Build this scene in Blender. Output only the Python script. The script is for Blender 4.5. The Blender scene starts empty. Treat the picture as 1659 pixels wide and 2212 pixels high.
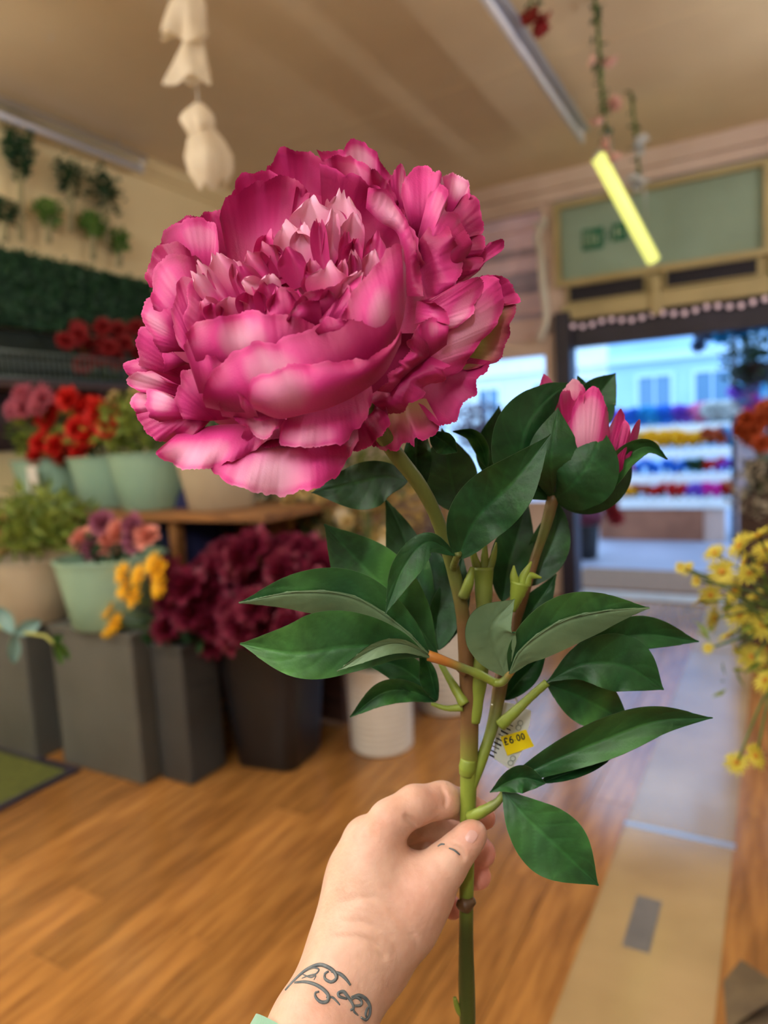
import bpy, bmesh, math, random
import numpy as np
from mathutils import Vector, Matrix
from mathutils.bvhtree import BVHTree

# ------------------------------------------------------------------ camera, world, exposure
W, H = 1659, 2212
F = 1500.0
EYE = np.array([0.0, 0.0, 1.4])
_y, _p, _r = np.radians([29.8, 6.0, 3.2])
FW = np.array([-np.sin(_y) * np.cos(_p), np.cos(_y) * np.cos(_p), -np.sin(_p)])
_rt = np.array([np.cos(_y), np.sin(_y), 0.0])
_up = np.cross(_rt, FW)
RT = _rt * np.cos(_r) - _up * np.sin(_r)
UP = _up * np.cos(_r) + _rt * np.sin(_r)

scene = bpy.context.scene
col = scene.collection
cam = bpy.data.cameras.new('camera')
cam.sensor_fit = 'VERTICAL'
cam.sensor_height = 36.0
cam.sensor_width = 27.0
cam.lens = F / H * 36.0
cam.clip_start = 0.02
cam.dof.use_dof = True
cam.dof.focus_distance = 0.385
cam.dof.aperture_fstop = 4.6
cam_ob = bpy.data.objects.new('camera', cam)
col.objects.link(cam_ob)
cam_ob.matrix_world = Matrix(((RT[0], UP[0], -FW[0], EYE[0]), (RT[1], UP[1], -FW[1], EYE[1]),
                              (RT[2], UP[2], -FW[2], EYE[2]), (0, 0, 0, 1)))
scene.camera = cam_ob

SKY = 3.7
world = bpy.data.worlds.new('sky')
scene.world = world
world.use_nodes = True
bg = world.node_tree.nodes['Background']
bg.inputs[0].default_value = (0.38, 0.63, 1.0, 1)
bg.inputs[1].default_value = SKY
TUBE_POWER = 142.0          # emission of the unseen tubes added to light the room

vs = scene.view_settings
vs.view_transform = 'Standard'
vs.look = 'None'
vs.gamma = 1.0
vs.use_curve_mapping = False
vs.exposure = 0.0

# ------------------------------------------------------------------ helpers
def ray(px, py):
    return FW + RT * ((px - W / 2) / F) + UP * ((H / 2 - py) / F)
def U(px, py, d):                       # a point at view depth d (metres)
    return EYE + ray(px, py) * d
def on(px, py, axis, val):              # where the pixel's ray meets the plane x/y/z = val
    d = ray(px, py)
    return EYE + d * ((val - EYE[axis]) / d[axis])
def lin(*c):
    return tuple(((v / 255) / 12.92 if v <= 10 else (((v / 255) + 0.055) / 1.055) ** 2.4) for v in c)

MATS = {}
def mat(name, c, rough=0.55, c2=None, scale=6.0, bump=0.0, bscale=60.0, metal=0.0, spec=0.5, emit=None, estr=0.0,
        stretch=None, attr=None, rnd=0.0, sss=0.0, transl=0.0, coat=0.0, sheen=0.0, trans=0.0, detail=3.0, spread=(0.35, 0.65)):
    if name in MATS:
        return MATS[name]
    m = bpy.data.materials.new(name)
    m.use_nodes = True
    nt = m.node_tree; N = nt.nodes; L = nt.links
    b = N['Principled BSDF']
    b.inputs['Roughness'].default_value = rough
    b.inputs['Metallic'].default_value = metal
    b.inputs['Specular IOR Level'].default_value = spec
    b.inputs['Coat Weight'].default_value = coat
    b.inputs['Sheen Weight'].default_value = sheen
    b.inputs['Transmission Weight'].default_value = trans
    c = tuple(c) + (1,)
    tc = N.new('ShaderNodeTexCoord')
    src = tc.outputs['Object']
    if stretch:
        mp = N.new('ShaderNodeMapping'); mp.inputs['Scale'].default_value = stretch
        L.new(src, mp.inputs[0]); src = mp.outputs[0]
    out = None
    if attr:
        at = N.new('ShaderNodeAttribute'); at.attribute_name = attr
        out = at.outputs['Color']
    if c2 is not None:
        nz = N.new('ShaderNodeTexNoise'); nz.inputs['Scale'].default_value = scale; nz.inputs['Detail'].default_value = detail
        L.new(src, nz.inputs['Vector'])
        rp = N.new('ShaderNodeValToRGB')
        rp.color_ramp.elements[0].position = spread[0]; rp.color_ramp.elements[1].position = spread[1]
        rp.color_ramp.elements[0].color = c; rp.color_ramp.elements[1].color = tuple(c2) + (1,)
        L.new(nz.outputs['Fac'], rp.inputs[0])
        if out is None:
            out = rp.outputs[0]
        else:
            mx = N.new('ShaderNodeMix'); mx.data_type = 'RGBA'; mx.blend_type = 'MULTIPLY'; mx.inputs[0].default_value = 1
            L.new(out, mx.inputs[6]); L.new(rp.outputs[0], mx.inputs[7]); out = mx.outputs[2]
    if rnd:
        oi = N.new('ShaderNodeObjectInfo')
        hs = N.new('ShaderNodeHueSaturation')
        mr = N.new('ShaderNodeMapRange'); mr.inputs[3].default_value = 1 - rnd; mr.inputs[4].default_value = 1 + rnd
        L.new(oi.outputs['Random'], mr.inputs[0]); L.new(mr.outputs[0], hs.inputs['Value'])
        if out is None:
            hs.inputs['Color'].default_value = c
        else:
            L.new(out, hs.inputs['Color'])
        out = hs.outputs[0]
    if out is None:
        b.inputs['Base Color'].default_value = c
    else:
        L.new(out, b.inputs['Base Color'])
    if bump:
        n2 = N.new('ShaderNodeTexNoise'); n2.inputs['Scale'].default_value = bscale; n2.inputs['Detail'].default_value = 4
        L.new(src, n2.inputs['Vector'])
        bp = N.new('ShaderNodeBump'); bp.inputs['Strength'].default_value = bump; bp.inputs['Distance'].default_value = 0.002
        L.new(n2.outputs['Fac'], bp.inputs['Height']); L.new(bp.outputs[0], b.inputs['Normal'])
    if sss:
        b.inputs['Subsurface Weight'].default_value = sss
        b.inputs['Subsurface Radius'].default_value = (0.006, 0.0025, 0.0015)
        b.inputs['Subsurface Scale'].default_value = 1.0
    if emit:
        b.inputs['Emission Color'].default_value = tuple(emit) + (1,)
        b.inputs['Emission Strength'].default_value = estr
    if transl:
        tr = N.new('ShaderNodeBsdfTranslucent')
        if out is not None:
            L.new(out, tr.inputs[0])
        else:
            tr.inputs[0].default_value = c
        ms = N.new('ShaderNodeMixShader'); ms.inputs[0].default_value = transl
        L.new(b.outputs[0], ms.inputs[1]); L.new(tr.outputs[0], ms.inputs[2])
        L.new(ms.outputs[0], N['Material Output'].inputs[0])
    MATS[name] = m
    return m

def tag(o, label=None, cat=None, group=None, kind=None):
    if label: o['label'] = label
    if cat: o['category'] = cat
    if group: o['group'] = group
    if kind: o['kind'] = kind
    return o

ORG = {}                                # world origin of each object built here
def thing(name, loc, label, cat, group=None, kind=None):
    o = bpy.data.objects.new(name, None)
    o.empty_display_size = 0.02
    o.location = loc
    col.objects.link(o)
    ORG[o.name] = np.array(loc, float)
    return tag(o, label, cat, group, kind)

def mesh(name, v, f, mats, smooth=True, colors=None, uv=None, midx=None):
    me = bpy.data.meshes.new(name)
    me.from_pydata([tuple(map(float, p)) for p in v], [], [tuple(map(int, q)) for q in f])
    for m in (mats if isinstance(mats, (list, tuple)) else [mats]):
        me.materials.append(m)
    if smooth:
        me.polygons.foreach_set('use_smooth', [True] * len(me.polygons))
    if midx is not None:
        me.polygons.foreach_set('material_index', [int(i) for i in midx])
    if colors is not None:
        ca = me.color_attributes.new('Col', 'FLOAT_COLOR', 'POINT')
        arr = np.ones((len(v), 4)); arr[:, :3] = colors
        ca.data.foreach_set('color', arr.ravel())
    me.update()
    return me

def put(name, me, parent=None, loc=(0, 0, 0), rot=(0, 0, 0), scale=(1, 1, 1)):
    o = bpy.data.objects.new(name, me)
    col.objects.link(o)
    if parent is not None:
        o.parent = parent
    o.location = loc; o.rotation_euler = rot
    o.scale = (scale,) * 3 if isinstance(scale, (int, float)) else scale
    return o

def part(name, v, f, mats, parent=None, **k):       # v in world space
    v = np.asarray(v, float)
    org = ORG[parent.name] if parent is not None else v.mean(0) * np.array([1, 1, 0]) + np.array([0, 0, v[:, 2].min()])
    o = put(name, mesh(name, v - org, f, mats, **k), parent, (0, 0, 0) if parent is not None else tuple(org))
    ORG[o.name] = org
    return o

def box(a, b, bev=0.0):
    a = np.minimum(a, b), np.maximum(a, b)
    lo, hi = a
    if bev <= 0:
        v = [(x, y, z) for z in (lo[2], hi[2]) for y in (lo[1], hi[1]) for x in (lo[0], hi[0])]
        f = [(0, 2, 3, 1), (4, 5, 7, 6), (0, 1, 5, 4), (2, 6, 7, 3), (0, 4, 6, 2), (1, 3, 7, 5)]
        return np.array(v, float), f
    bm = bmesh.new()
    bmesh.ops.create_cube(bm, size=1.0)
    for q in bm.verts:
        q.co = Vector(((lo[0] + hi[0]) / 2 + q.co.x * (hi[0] - lo[0]), (lo[1] + hi[1]) / 2 + q.co.y * (hi[1] - lo[1]), (lo[2] + hi[2]) / 2 + q.co.z * (hi[2] - lo[2])))
    bmesh.ops.bevel(bm, geom=bm.edges[:], offset=bev, segments=2, affect='EDGES', profile=0.5)
    bm.verts.index_update()
    v = np.array([tuple(q.co) for q in bm.verts]); f = [tuple(q.index for q in p.verts) for p in bm.faces]
    bm.free()
    return v, f

def join(*vf):
    V, Fc, n = [], [], 0
    for v, f in vf:
        V.append(np.asarray(v, float)); Fc += [tuple(i + n for i in q) for q in f]; n += len(v)
    return np.vstack(V), Fc

def frame(d):
    d = np.asarray(d, float); d = d / (np.linalg.norm(d) + 1e-12)
    a = np.array([0, 0, 1.0]) if abs(d[2]) < 0.9 else np.array([1.0, 0, 0])
    u = np.cross(a, d); u /= np.linalg.norm(u)
    return u, np.cross(d, u), d

def tube(pts, rad, n=10, caps=True):
    pts = np.asarray(pts, float); m = len(pts)
    rad = np.full(m, rad) if np.isscalar(rad) else np.asarray(rad, float)
    tg = np.gradient(pts, axis=0)
    u, w, _ = frame(tg[0])
    V = []
    for i in range(m):
        t = tg[i] / (np.linalg.norm(tg[i]) + 1e-12)
        u = u - t * (u @ t); u /= np.linalg.norm(u); w = np.cross(t, u)
        for k in range(n):
            a = 2 * math.pi * k / n
            V.append(pts[i] + rad[i] * (math.cos(a) * u + math.sin(a) * w))
    Fc = [(i * n + k, i * n + (k + 1) % n, (i + 1) * n + (k + 1) % n, (i + 1) * n + k) for i in range(m - 1) for k in range(n)]
    if caps:
        Fc += [tuple(range(n - 1, -1, -1)), tuple((m - 1) * n + k for k in range(n))]
    return np.array(V), Fc

def spline(P, n):                       # Catmull-Rom through control points
    P = np.asarray(P, float)
    if len(P) == 2:
        t = np.linspace(0, 1, n)[:, None]; return P[0] * (1 - t) + P[1] * t
    Q = np.vstack([2 * P[0] - P[1], P, 2 * P[-1] - P[-2]])
    s = np.r_[0, np.cumsum(np.linalg.norm(np.diff(P[:, :2], axis=0), axis=1) + 1e-6)]
    tt = np.linspace(0, s[-1], n); out = []
    for t in tt:
        i = min(max(np.searchsorted(s, t, side='right') - 1, 0), len(P) - 2)
        x = (t - s[i]) / (s[i + 1] - s[i])
        a, b, c, d = Q[i], Q[i + 1], Q[i + 2], Q[i + 3]
        out.append(0.5 * (2 * b + (c - a) * x + (2 * a - 5 * b + 4 * c - d) * x * x + (3 * b - 3 * c + d - a) * x ** 3))
    return np.array(out)

def lathe(prof, n=24, square=False):    # profile [(r,z)...] about z
    V = []
    for r, z in prof:
        for k in range(n):
            a = 2 * math.pi * (k + 0.5) / n
            c, s = math.cos(a), math.sin(a)
            if square:
                q = (abs(c) ** 6 + abs(s) ** 6) ** (-1 / 6)
                c, s = c * q, s * q
            V.append((r * c, r * s, z))
    m = len(prof)
    Fc = [(i * n + k, i * n + (k + 1) % n, (i + 1) * n + (k + 1) % n, (i + 1) * n + k) for i in range(m - 1) for k in range(n)]
    return np.array(V), Fc

def ball(c, r, nu=12, nv=8):
    V = [];
    for i in range(nv + 1):
        t = math.pi * i / nv
        for k in range(nu):
            a = 2 * math.pi * k / nu
            V.append((math.sin(t) * math.cos(a), math.sin(t) * math.sin(a), math.cos(t)))
    Fc = [(i * nu + k, (i + 1) * nu + k, (i + 1) * nu + (k + 1) % nu, i * nu + (k + 1) % nu) for i in range(nv) for k in range(nu)]
    return np.array(V) * np.asarray(r) + np.asarray(c), Fc

def gridfaces(nu, nv):
    return [(j * nu + i, j * nu + i + 1, (j + 1) * nu + i + 1, (j + 1) * nu + i) for j in range(nv - 1) for i in range(nu - 1)]

def wave(n, rng, k0=2, k1=7):           # smooth random 1-D wave in [-1,1]
    t = np.linspace(0, 1, n); o = np.zeros(n)
    for _ in range(5):
        o += np.sin(t * rng.uniform(k0, k1) * math.pi * 2 + rng.uniform(0, 6.3)) * rng.uniform(0.3, 1)
    return o / 2.2

# ------------------------------------------------------------------ materials
m_ceiling = mat('ceiling_paint', lin(226, 204, 166), 0.8, lin(216, 192, 154), 1.2, 0.1, 30)
m_wall = mat('cream_wall_paint', lin(236, 214, 162), 0.8, lin(226, 202, 150), 1.0, 0.1, 40)
m_fascia = mat('dusty_pink_paint', lin(222, 200, 184), 0.7, lin(208, 184, 168), 2.0)
m_back = mat('taupe_wall_paint', lin(150, 134, 120), 0.8, lin(136, 120, 106), 1.5)
m_frame = mat('yellowed_frame_paint', lin(192, 176, 128), 0.5, lin(174, 158, 112), 3.0)
m_plank = mat('oak_plank', lin(176, 122, 62), 0.17, lin(132, 86, 42), 3.0, 0.08, 30, spec=0.8, stretch=(9, 1.1, 1), rnd=0.22, detail=6)
m_panel = mat('pale_floor_panel', lin(184, 156, 112), 0.15, lin(160, 132, 92), 2.5, 0.08, 60, spec=0.8, rnd=0.05)
m_gapfloor = mat('floor_base', lin(86, 58, 36), 0.6, lin(70, 46, 28), 3)
m_patch = mat('worn_grey_patch', lin(112, 106, 98), 0.5, lin(96, 92, 86), 9)
m_alu = mat('brushed_metal', (0.62, 0.62, 0.64), 0.32, metal=0.9)
m_white = mat('white_enamel', lin(226, 220, 208), 0.4, lin(210, 204, 192), 3)
m_dark = mat('dark_frame', lin(44, 40, 58), 0.5, lin(36, 32, 46), 4)
m_black = mat('black_plastic', lin(26, 24, 26), 0.45, lin(20, 18, 20), 5)
m_grey = mat('dark_grey_plinth', lin(92, 92, 86), 0.6, lin(78, 78, 72), 2.5)
m_mint = mat('mint_metal', lin(150, 182, 156), 0.42, lin(136, 168, 144), 2.0)
m_beige = mat('beige_metal', lin(190, 174, 146), 0.45, lin(172, 156, 130), 2.0)
m_wood = mat('shelf_wood', lin(150, 102, 56), 0.55, lin(112, 72, 38), 4, stretch=(1, 8, 8))
m_darkwood = mat('dark_shelf_wood', lin(74, 48, 38), 0.6, lin(56, 36, 30), 4, stretch=(1, 8, 8))
m_leafA = mat('dark_foliage', lin(40, 78, 36), 0.55, lin(24, 54, 26), 20, transl=0.15)
m_leafB = mat('yellow_green_foliage', lin(142, 152, 52), 0.55, lin(92, 116, 40), 14, transl=0.2)
m_leafC = mat('hedge_leaf', lin(40, 80, 44), 0.6, lin(24, 54, 32), 14)
m_leafD = mat('blue_grey_leaf', lin(120, 150, 138), 0.5, lin(100, 134, 124), 10, transl=0.15)
m_stemg = mat('green_stem', lin(86, 110, 44), 0.5, lin(70, 92, 36), 20)
m_stemw = mat('pale_stick', lin(150, 140, 100), 0.7)

# ------------------------------------------------------------------ room shell
HC = 3.4; XL = -3.8; YF = 5.75; XR = 2.2; YB = -3.2
def struct(name, vf, m, label, cat='wall', smooth=False):
    o = part(name, vf[0], vf[1], m, smooth=smooth)
    return tag(o, label, cat, None, 'structure')
floor = struct('floor', box((XL - 0.2, YB - 0.2, -0.12), (XR + 0.2, YF + 0.1, -0.012)), m_gapfloor, 'brown wooden plank floor of the flower shop', 'floor')
ceiling = struct('ceiling', box((XL - 0.2, YB - 0.2, HC), (XR + 0.2, YF + 0.3, HC + 0.1)), m_ceiling, 'tan painted plaster ceiling', 'ceiling')
struct('wall_left', box((XL - 0.15, YB, -0.1), (XL, YF, HC)), m_wall, 'cream painted wall behind the hedge panels')
struct('wall_right', box((XR, YB, -0.1), (XR + 0.15, YF, HC)), m_back, 'taupe wall on the far right out of the frame')
struct('wall_back', box((XL, YB - 0.15, -0.1), (XR, YB, HC)), m_back, 'taupe wall behind the camera')
# front wall: piers and header round the shop window and the door
struct('wall_front', join(box((XL, YF, 2.2), (-2.75, YF + 0.2, HC)), box((XL, YF, -0.1), (-2.75, YF + 0.2, 2.2)),
                          box((-2.75, YF, 3.22), (XR, YF + 0.2, HC)), box((-2.75, YF, -0.1), (-1.62, YF + 0.2, 0.75)),
                          box((0.35, YF, -0.1), (XR, YF + 0.2, 3.22)), box((-2.75, YF, 2.02), (-1.62, YF + 0.12, 2.14)), box((-1.64, YF + 0.005, -0.1), (-1.575, YF + 0.15, 3.22)), box((-1.60, YF + 0.03, 2.28), (-1.50, YF + 0.11, 2.60))),
       m_fascia, 'dusty pink front wall with the shop window and the doorway')
struct('trim_1', join(box((XL, YB, HC - 0.09), (XL + 0.05, YF, HC)), box((XL, YB, HC - 0.13), (XL + 0.025, YF, HC - 0.09))), m_wall, 'narrow cream cornice along the left wall', 'cornice')
struct('trim_2', join(box((XL, YF - 0.10, HC - 0.12), (XR, YF, HC)), box((XL, YF - 0.05, HC - 0.2), (XR, YF, HC - 0.12))), m_fascia, 'pinkish cornice above the shop front', 'cornice')
struct('ceiling_joint', box((XL, 3.98, HC - 0.003), (XR, 4.015, HC)), m_ceiling, 'faint joint line across the ceiling', 'joint')

# floor planks, each an object
rng = random.Random(3)
PW = 0.155
plank_me = {}
def plank(x0, y0, wd, ln):
    k = (round(wd, 3), round(ln, 2))
    if k not in plank_me:
        v, f = box((-wd / 2 + 0.001, -ln / 2 + 0.001, -0.012), (wd / 2 - 0.001, ln / 2 - 0.001, 0.0), 0.0012)
        plank_me[k] = mesh('plank', v, f, m_plank, smooth=False)
    o = put('plank', plank_me[k], floor)
    o.location = Vector((x0 + wd / 2, y0 + ln / 2, 0)) - floor.location
i = 0
x = -0.46 - PW
while x > XL - PW * 0.5:
    y = 0.3 + [-0.2, -0.75, -0.45][i % 3]
    while y < YF:
        ln = 1.22 if y + 1.22 < YF + 0.05 else max(0.2, YF + 0.05 - y)
        plank(x, y, PW, ln); y += ln
    x -= PW; i += 1
x = -0.13
while x < 1.2:
    y = 0.3 + [-0.6, -0.1, -0.9][i % 3]
    while y < YF:
        ln = 1.22 if y + 1.22 < YF + 0.05 else max(0.2, YF + 0.05 - y)
        plank(x, y, PW, ln); y += ln
    x += PW; i += 1
for n, (y0, y1) in enumerate(((0.2, 2.40), (2.42, 4.55), (4.57, 5.78))):
    v, f = box((-0.46, y0, -0.012), (-0.13, y1, 0.002), 0.001)
    o = part('floor_panel', v, f, m_panel, floor, smooth=False)
v, f = box((-0.47, 2.395, -0.01), (-0.12, 2.425, 0.004), 0.001)
part('joint_strip', v, f, m_alu, floor, smooth=False)
for xx in (-0.463, -0.130):
    v, f = box((xx - 0.003, 0.2, -0.01), (xx + 0.003, 5.75, 0.003)); part('edge_strip', v, f, m_panel, floor, smooth=False)
v, f = box((-0.365, 1.80, 0.0), (-0.295, 2.03, 0.0035), 0.001)
tag(part('worn_patch', v, f, m_patch, floor, smooth=False), 'grey worn rectangular patch')

# ------------------------------------------------------------------ shop front: transom, window, door frame
def rect_frame(x0, x1, z0, z1, t, y0, y1):
    return join(box((x0 - t, y0, z0 - t), (x0, y1, z1 + t)), box((x1, y0, z0 - t), (x1 + t, y1, z1 + t)),
                box((x0, y0, z1), (x1, y1, z1 + t)), box((x0, y0, z0 - t), (x1, y1, z0)))
m_glassg = mat('frosted_green_glass', lin(176, 190, 164), 0.35, lin(164, 178, 152), 2.0, transl=0.35)
tr = thing('window_2', (-0.85, YF, 2.45), 'pale green frosted transom pane with an exit sign above the shop door', 'window', None, 'structure')
v, f = rect_frame(-1.53, -0.1, 2.58, 3.14, 0.045, YF - 0.03, YF + 0.1)
part('window_frame', v, f, m_frame, tr, smooth=False)
v, f = box((-1.53, YF + 0.03, 2.58), (-0.1, YF + 0.045, 3.14)); part('window_pane', v, f, m_glassg, tr, smooth=False)
v, f = box((-0.84, YF + 0.0, 2.38), (-0.78, YF + 0.1, 2.5)); part('mullion', v, f, m_frame, tr, smooth=False)
m_green = mat('exit_sign_green', lin(24, 108, 76), 0.5)
m_pale = mat('exit_sign_white', lin(186, 204, 178), 0.5)
ex = thing('exit_sign', (-1.2, YF + 0.02, 2.78), 'green exit sign with pictograms stuck on the transom pane', 'sign')
ORG[ex.name] = np.array([-1.2, YF + 0.02, 2.78])
def q_(x0, x1, z0, z1, m, nm, dy=0.0):
    v, f = box((x0, YF + 0.014 - dy, z0), (x1, YF + 0.028, z1)); part(nm, v, f, m, ex, smooth=False)
q_(-1.36, -1.20, 2.79, 2.95, m_green, 'sign_panel')
for k in range(3):
    q_(-1.345 + k * 0.026, -1.338 + k * 0.026, 2.82, 2.925, m_pale, 'door_symbol', 0.003)
q_(-1.258, -1.243, 2.83, 2.90, m_pale, 'figure_symbol', 0.003)
q_(-1.178, -1.165, 2.83, 2.845, m_green, 'arrow_symbol'); q_(-1.165, -1.15, 2.86, 2.885, m_green, 'arrow_symbol'); q_(-1.178, -1.165, 2.90, 2.915, m_green, 'arrow_symbol')
q_(-1.13, -1.02, 2.82, 2.95, m_green, 'sign_panel')
q_(-1.100, -1.085, 2.85, 2.92, m_pale, 'figure_symbol', 0.003); q_(-1.07, -1.05, 2.875, 2.89, m_pale, 'arrow_symbol', 0.003)

# louvred vents under the transom
def vent(x0, x1, z0, z1, lab):
    t = thing('vent_grille', ((x0 + x1) / 2, YF, z0), lab, 'vent', 'vent grilles over the door')
    v, f = rect_frame(x0, x1, z0, z1, 0.01, YF - 0.015, YF + 0.03); part('frame', v, f, m_frame, t, smooth=False)
    v, f = box((x0, YF + 0.02, z0), (x1, YF + 0.03, z1)); part('backing', v, f, m_dark, t, smooth=False)
    n = int((x1 - x0) / 0.022)
    sm = mesh('slat', *box((-0.004, -0.008, 0), (0.004, 0.008, z1 - z0)), m_dark, smooth=False)
    for k in range(n):
        put('slat', sm, t, (x0 + (k + 0.5) * (x1 - x0) / n - (x0 + x1) / 2, 0.008, 0))
vent(-1.47, -0.90, 2.405, 2.525, 'long dark slatted vent left of the yellow upright')
vent(-0.74, -0.14, 2.415, 2.525, 'long dark slatted vent right of the yellow upright')
struct('trim_3', join(box((-1.53, YF - 0.02, 2.27), (0.35, YF + 0.1, 2.385)), box((-0.055, YF - 0.02, 2.385), (0.35, YF + 0.1, 3.22)), box((-1.53, YF + 0.032, 2.385), (-0.055, YF + 0.1, 2.535))), m_frame, 'yellowed timber rail over the door', 'rail')
struct('trim_4', box((-0.845, YF - 0.05, 2.22), (-0.775, YF - 0.02, 2.5), 0.006), m_frame, 'short yellow upright below the lit tube', 'upright')
d1 = thing('door_1', (-1.5, YF, 0), 'dark door frame with a deep header beam, standing open', 'door', None, 'structure')
v, f = box((-1.585, YF - 0.06, -0.0), (-1.46, YF + 0.14, 2.33), 0.008); part('door_post', v, f, m_dark, d1, smooth=False)
v, f = box((-1.46, YF + 0.02, 2.05), (0.35, YF + 0.14, 2.2), 0.006); part('header_beam', v, f, m_dark, d1, smooth=False)
v, f = box((-1.46, YF + 0.05, 2.2), (0.35, YF + 0.12, 2.27), 0.004); part('upper_rail', v, f, m_dark, d1, smooth=False)
v, f = box((-1.6, YF - 0.05, -0.1), (0.35, YF + 0.22, 0.012), 0.006); part('threshold', v, f, mat('stone_sill', lin(170, 150, 130), 0.6, lin(150, 130, 112), 5), d1, smooth=False)
# globe string lights along the header
m_globe = mat('string_globe', lin(226, 196, 204), 0.3, emit=(1.0, 0.72, 0.78), estr=0.35)
sl = thing('string_lights', (-0.8, YF - 0.03, 2.2), 'string of small pinkish globe lights along the dark door header', 'string lights')
gp = [np.array([-1.44 + k * 0.075, YF - 0.02, 2.215 - 0.012 * math.sin(k * 1.3) + 0.004 * k / 17]) for k in range(19)]
v, f = tube([p + np.array([0, 0.01, 0.022]) for p in gp], 0.002, 6); part('cord', v, f, m_black, sl)
gm = mesh('bulb', *ball((0, 0, 0), 0.02), m_globe)
for p in gp:
    put('bulb', gm, sl, tuple(p - ORG[sl.name]))

# left shop window: stacked pale boards outside behind a glazing bar and a white blind cord pole
w1 = thing('window_1', (-2.2, YF, 0.75), 'shop window with a pale pink slatted shutter in its upper part', 'window', None, 'structure')
v, f = rect_frame(-2.7, -1.68, 0.8, 3.17, 0.05, YF - 0.02, YF + 0.06); part('window_frame', v, f, m_fascia, w1, smooth=False)
m_slat = [mat('pink_board', lin(246, 214, 204), 0.6, lin(206, 178, 172), 2, transl=0.3), mat('mauve_board', lin(214, 190, 190), 0.6, lin(170, 158, 164), 6, transl=0.3), mat('peach_board', lin(238, 208, 190), 0.6, lin(224, 190, 172), 2, transl=0.3)]
zz = 2.15
for k, (hh, mi) in enumerate(((0.18, 2), (0.05, 1), (0.16, 0), (0.05, 1), (0.13, 1), (0.14, 0), (0.05, 1), (0.15, 0), (0.12, 0))):
    v, f = box((-2.7, YF + 0.10 + 0.02 * (k % 2), zz), (-1.68, YF + 0.15, zz + hh + 0.004), 0.004)
    part('shutter_board', v, f, m_slat[mi], w1, smooth=False); zz += hh
pipe = thing('blind_tube', (-1.66, YF - 0.06, 2.2), 'white bent tube running down beside the shop window', 'pipe')
v, f = tube(spline([on(1178, 470, 1, YF - 0.06), on(1160, 515, 1, YF - 0.06), on(1168, 545, 1, YF - 0.06), on(1172, 620, 1, YF - 0.06), on(1180, 690, 1, YF - 0.06), on(1165, 735, 1, YF - 0.06)], 30), 0.028, 12)
part('tube', v, f, m_white, pipe)
v, f = tube([on(1176, 560, 1, YF - 0.05), on(1186, 720, 1, YF - 0.05)], 0.012, 8); part('rod', v, f, m_alu, pipe)
v, f = box((-1.72, YF - 0.08, 3.02), (-1.62, YF, 3.05)); part('bracket', v, f, m_white, pipe, smooth=False)

# ------------------------------------------------------------------ fluorescent battens
m_tube_off = mat('unlit_tube', lin(214, 214, 220), 0.25)
m_tube_on = mat('lit_yellow_tube', lin(240, 240, 150), 0.4, emit=(0.90, 0.95, 0.22), estr=1.05)
m_added_lamp = mat('lit_white_tube', (0.9, 0.9, 0.85), 0.4, emit=(0.94, 0.97, 1.0), estr=TUBE_POWER)  # glow of the added battens out of view
def batten(a, b, label, mt, chain=True, r=0.019, drop=0.05, wide=0.05, up=None):
    a, b = np.array(a, float), np.array(b, float)
    t = thing('fluorescent_batten', tuple((a + b) / 2), label, 'light', 'ceiling battens')
    d = (b - a); L = np.linalg.norm(d); d /= L
    sx = np.cross(d, [0, 0, 1.0]); sx /= np.linalg.norm(sx); uz = np.cross(sx, d)
    prof = [(-wide, 0), (-wide * 0.6, 0.045), (wide * 0.6, 0.045), (wide, 0)]
    V = [p + sx * q[0] + uz * q[1] for p in (a, b) for q in prof]
    part('housing', V, [(0, 1, 5, 4), (1, 2, 6, 5), (2, 3, 7, 6), (3, 0, 4, 7), (0, 3, 2, 1), (4, 5, 6, 7)], m_alu, t, smooth=False)
    p0, p1 = a + d * 0.03 - uz * drop, b - d * 0.03 - uz * drop
    v, f = tube([p0, p1], r, 14); part('tube', v, f, mt, t)
    for p in (a + d * 0.02, b - d * 0.02):
        v, f = tube([p - uz * (drop + r), p + uz * 0.02], 0.012, 8); part('lampholder', v, f, m_white, t)
    if chain:
        for p in (a + d * 0.2, b - d * 0.2):
            v, f = tube([p + uz * 0.045, np.array([p[0], p[1], HC + 0.005])], 0.004, 6); part('hanger', v, f, m_alu, t)
    return t
batten((-1.06, 2.3, 3.24), (-1.08, 4.66, 3.24), 'unlit silver batten hanging from the ceiling above the peony', m_tube_off)
e0 = on(1290, 325, 1, 4.92); e1 = on(1418, 566, 1, 5.45)
batten(e0, e1, 'lit yellow-green tube hanging at a slant before the transom pane', m_tube_on, r=0.046, drop=0.02, wide=0.03)
batten((-3.66, 1.2, 3.30), (-3.66, 3.46, 3.30), 'unlit batten mounted along the top of the cream left wall', m_tube_off, chain=True)
for k, (xx, y0, y1) in enumerate(((-0.8, -2.0, -0.2), (-2.3, -2.6, -0.7), (-2.6, -0.5, 1.1), (1.3, 2.5, 4.4), (0.4, -2.6, -0.7))):
    batten((xx, y0, 2.78), (xx, y1, 2.78), ['lit white batten hanging just behind the camera', 'lit white batten behind the camera near the left wall', 'lit white batten overhead left of the camera', 'lit white batten out of frame to the right of the aisle', 'lit white batten behind the camera on the right'][k], m_added_lamp, wide=0.02)  # unseen battens added to brighten the room and the foreground
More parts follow.
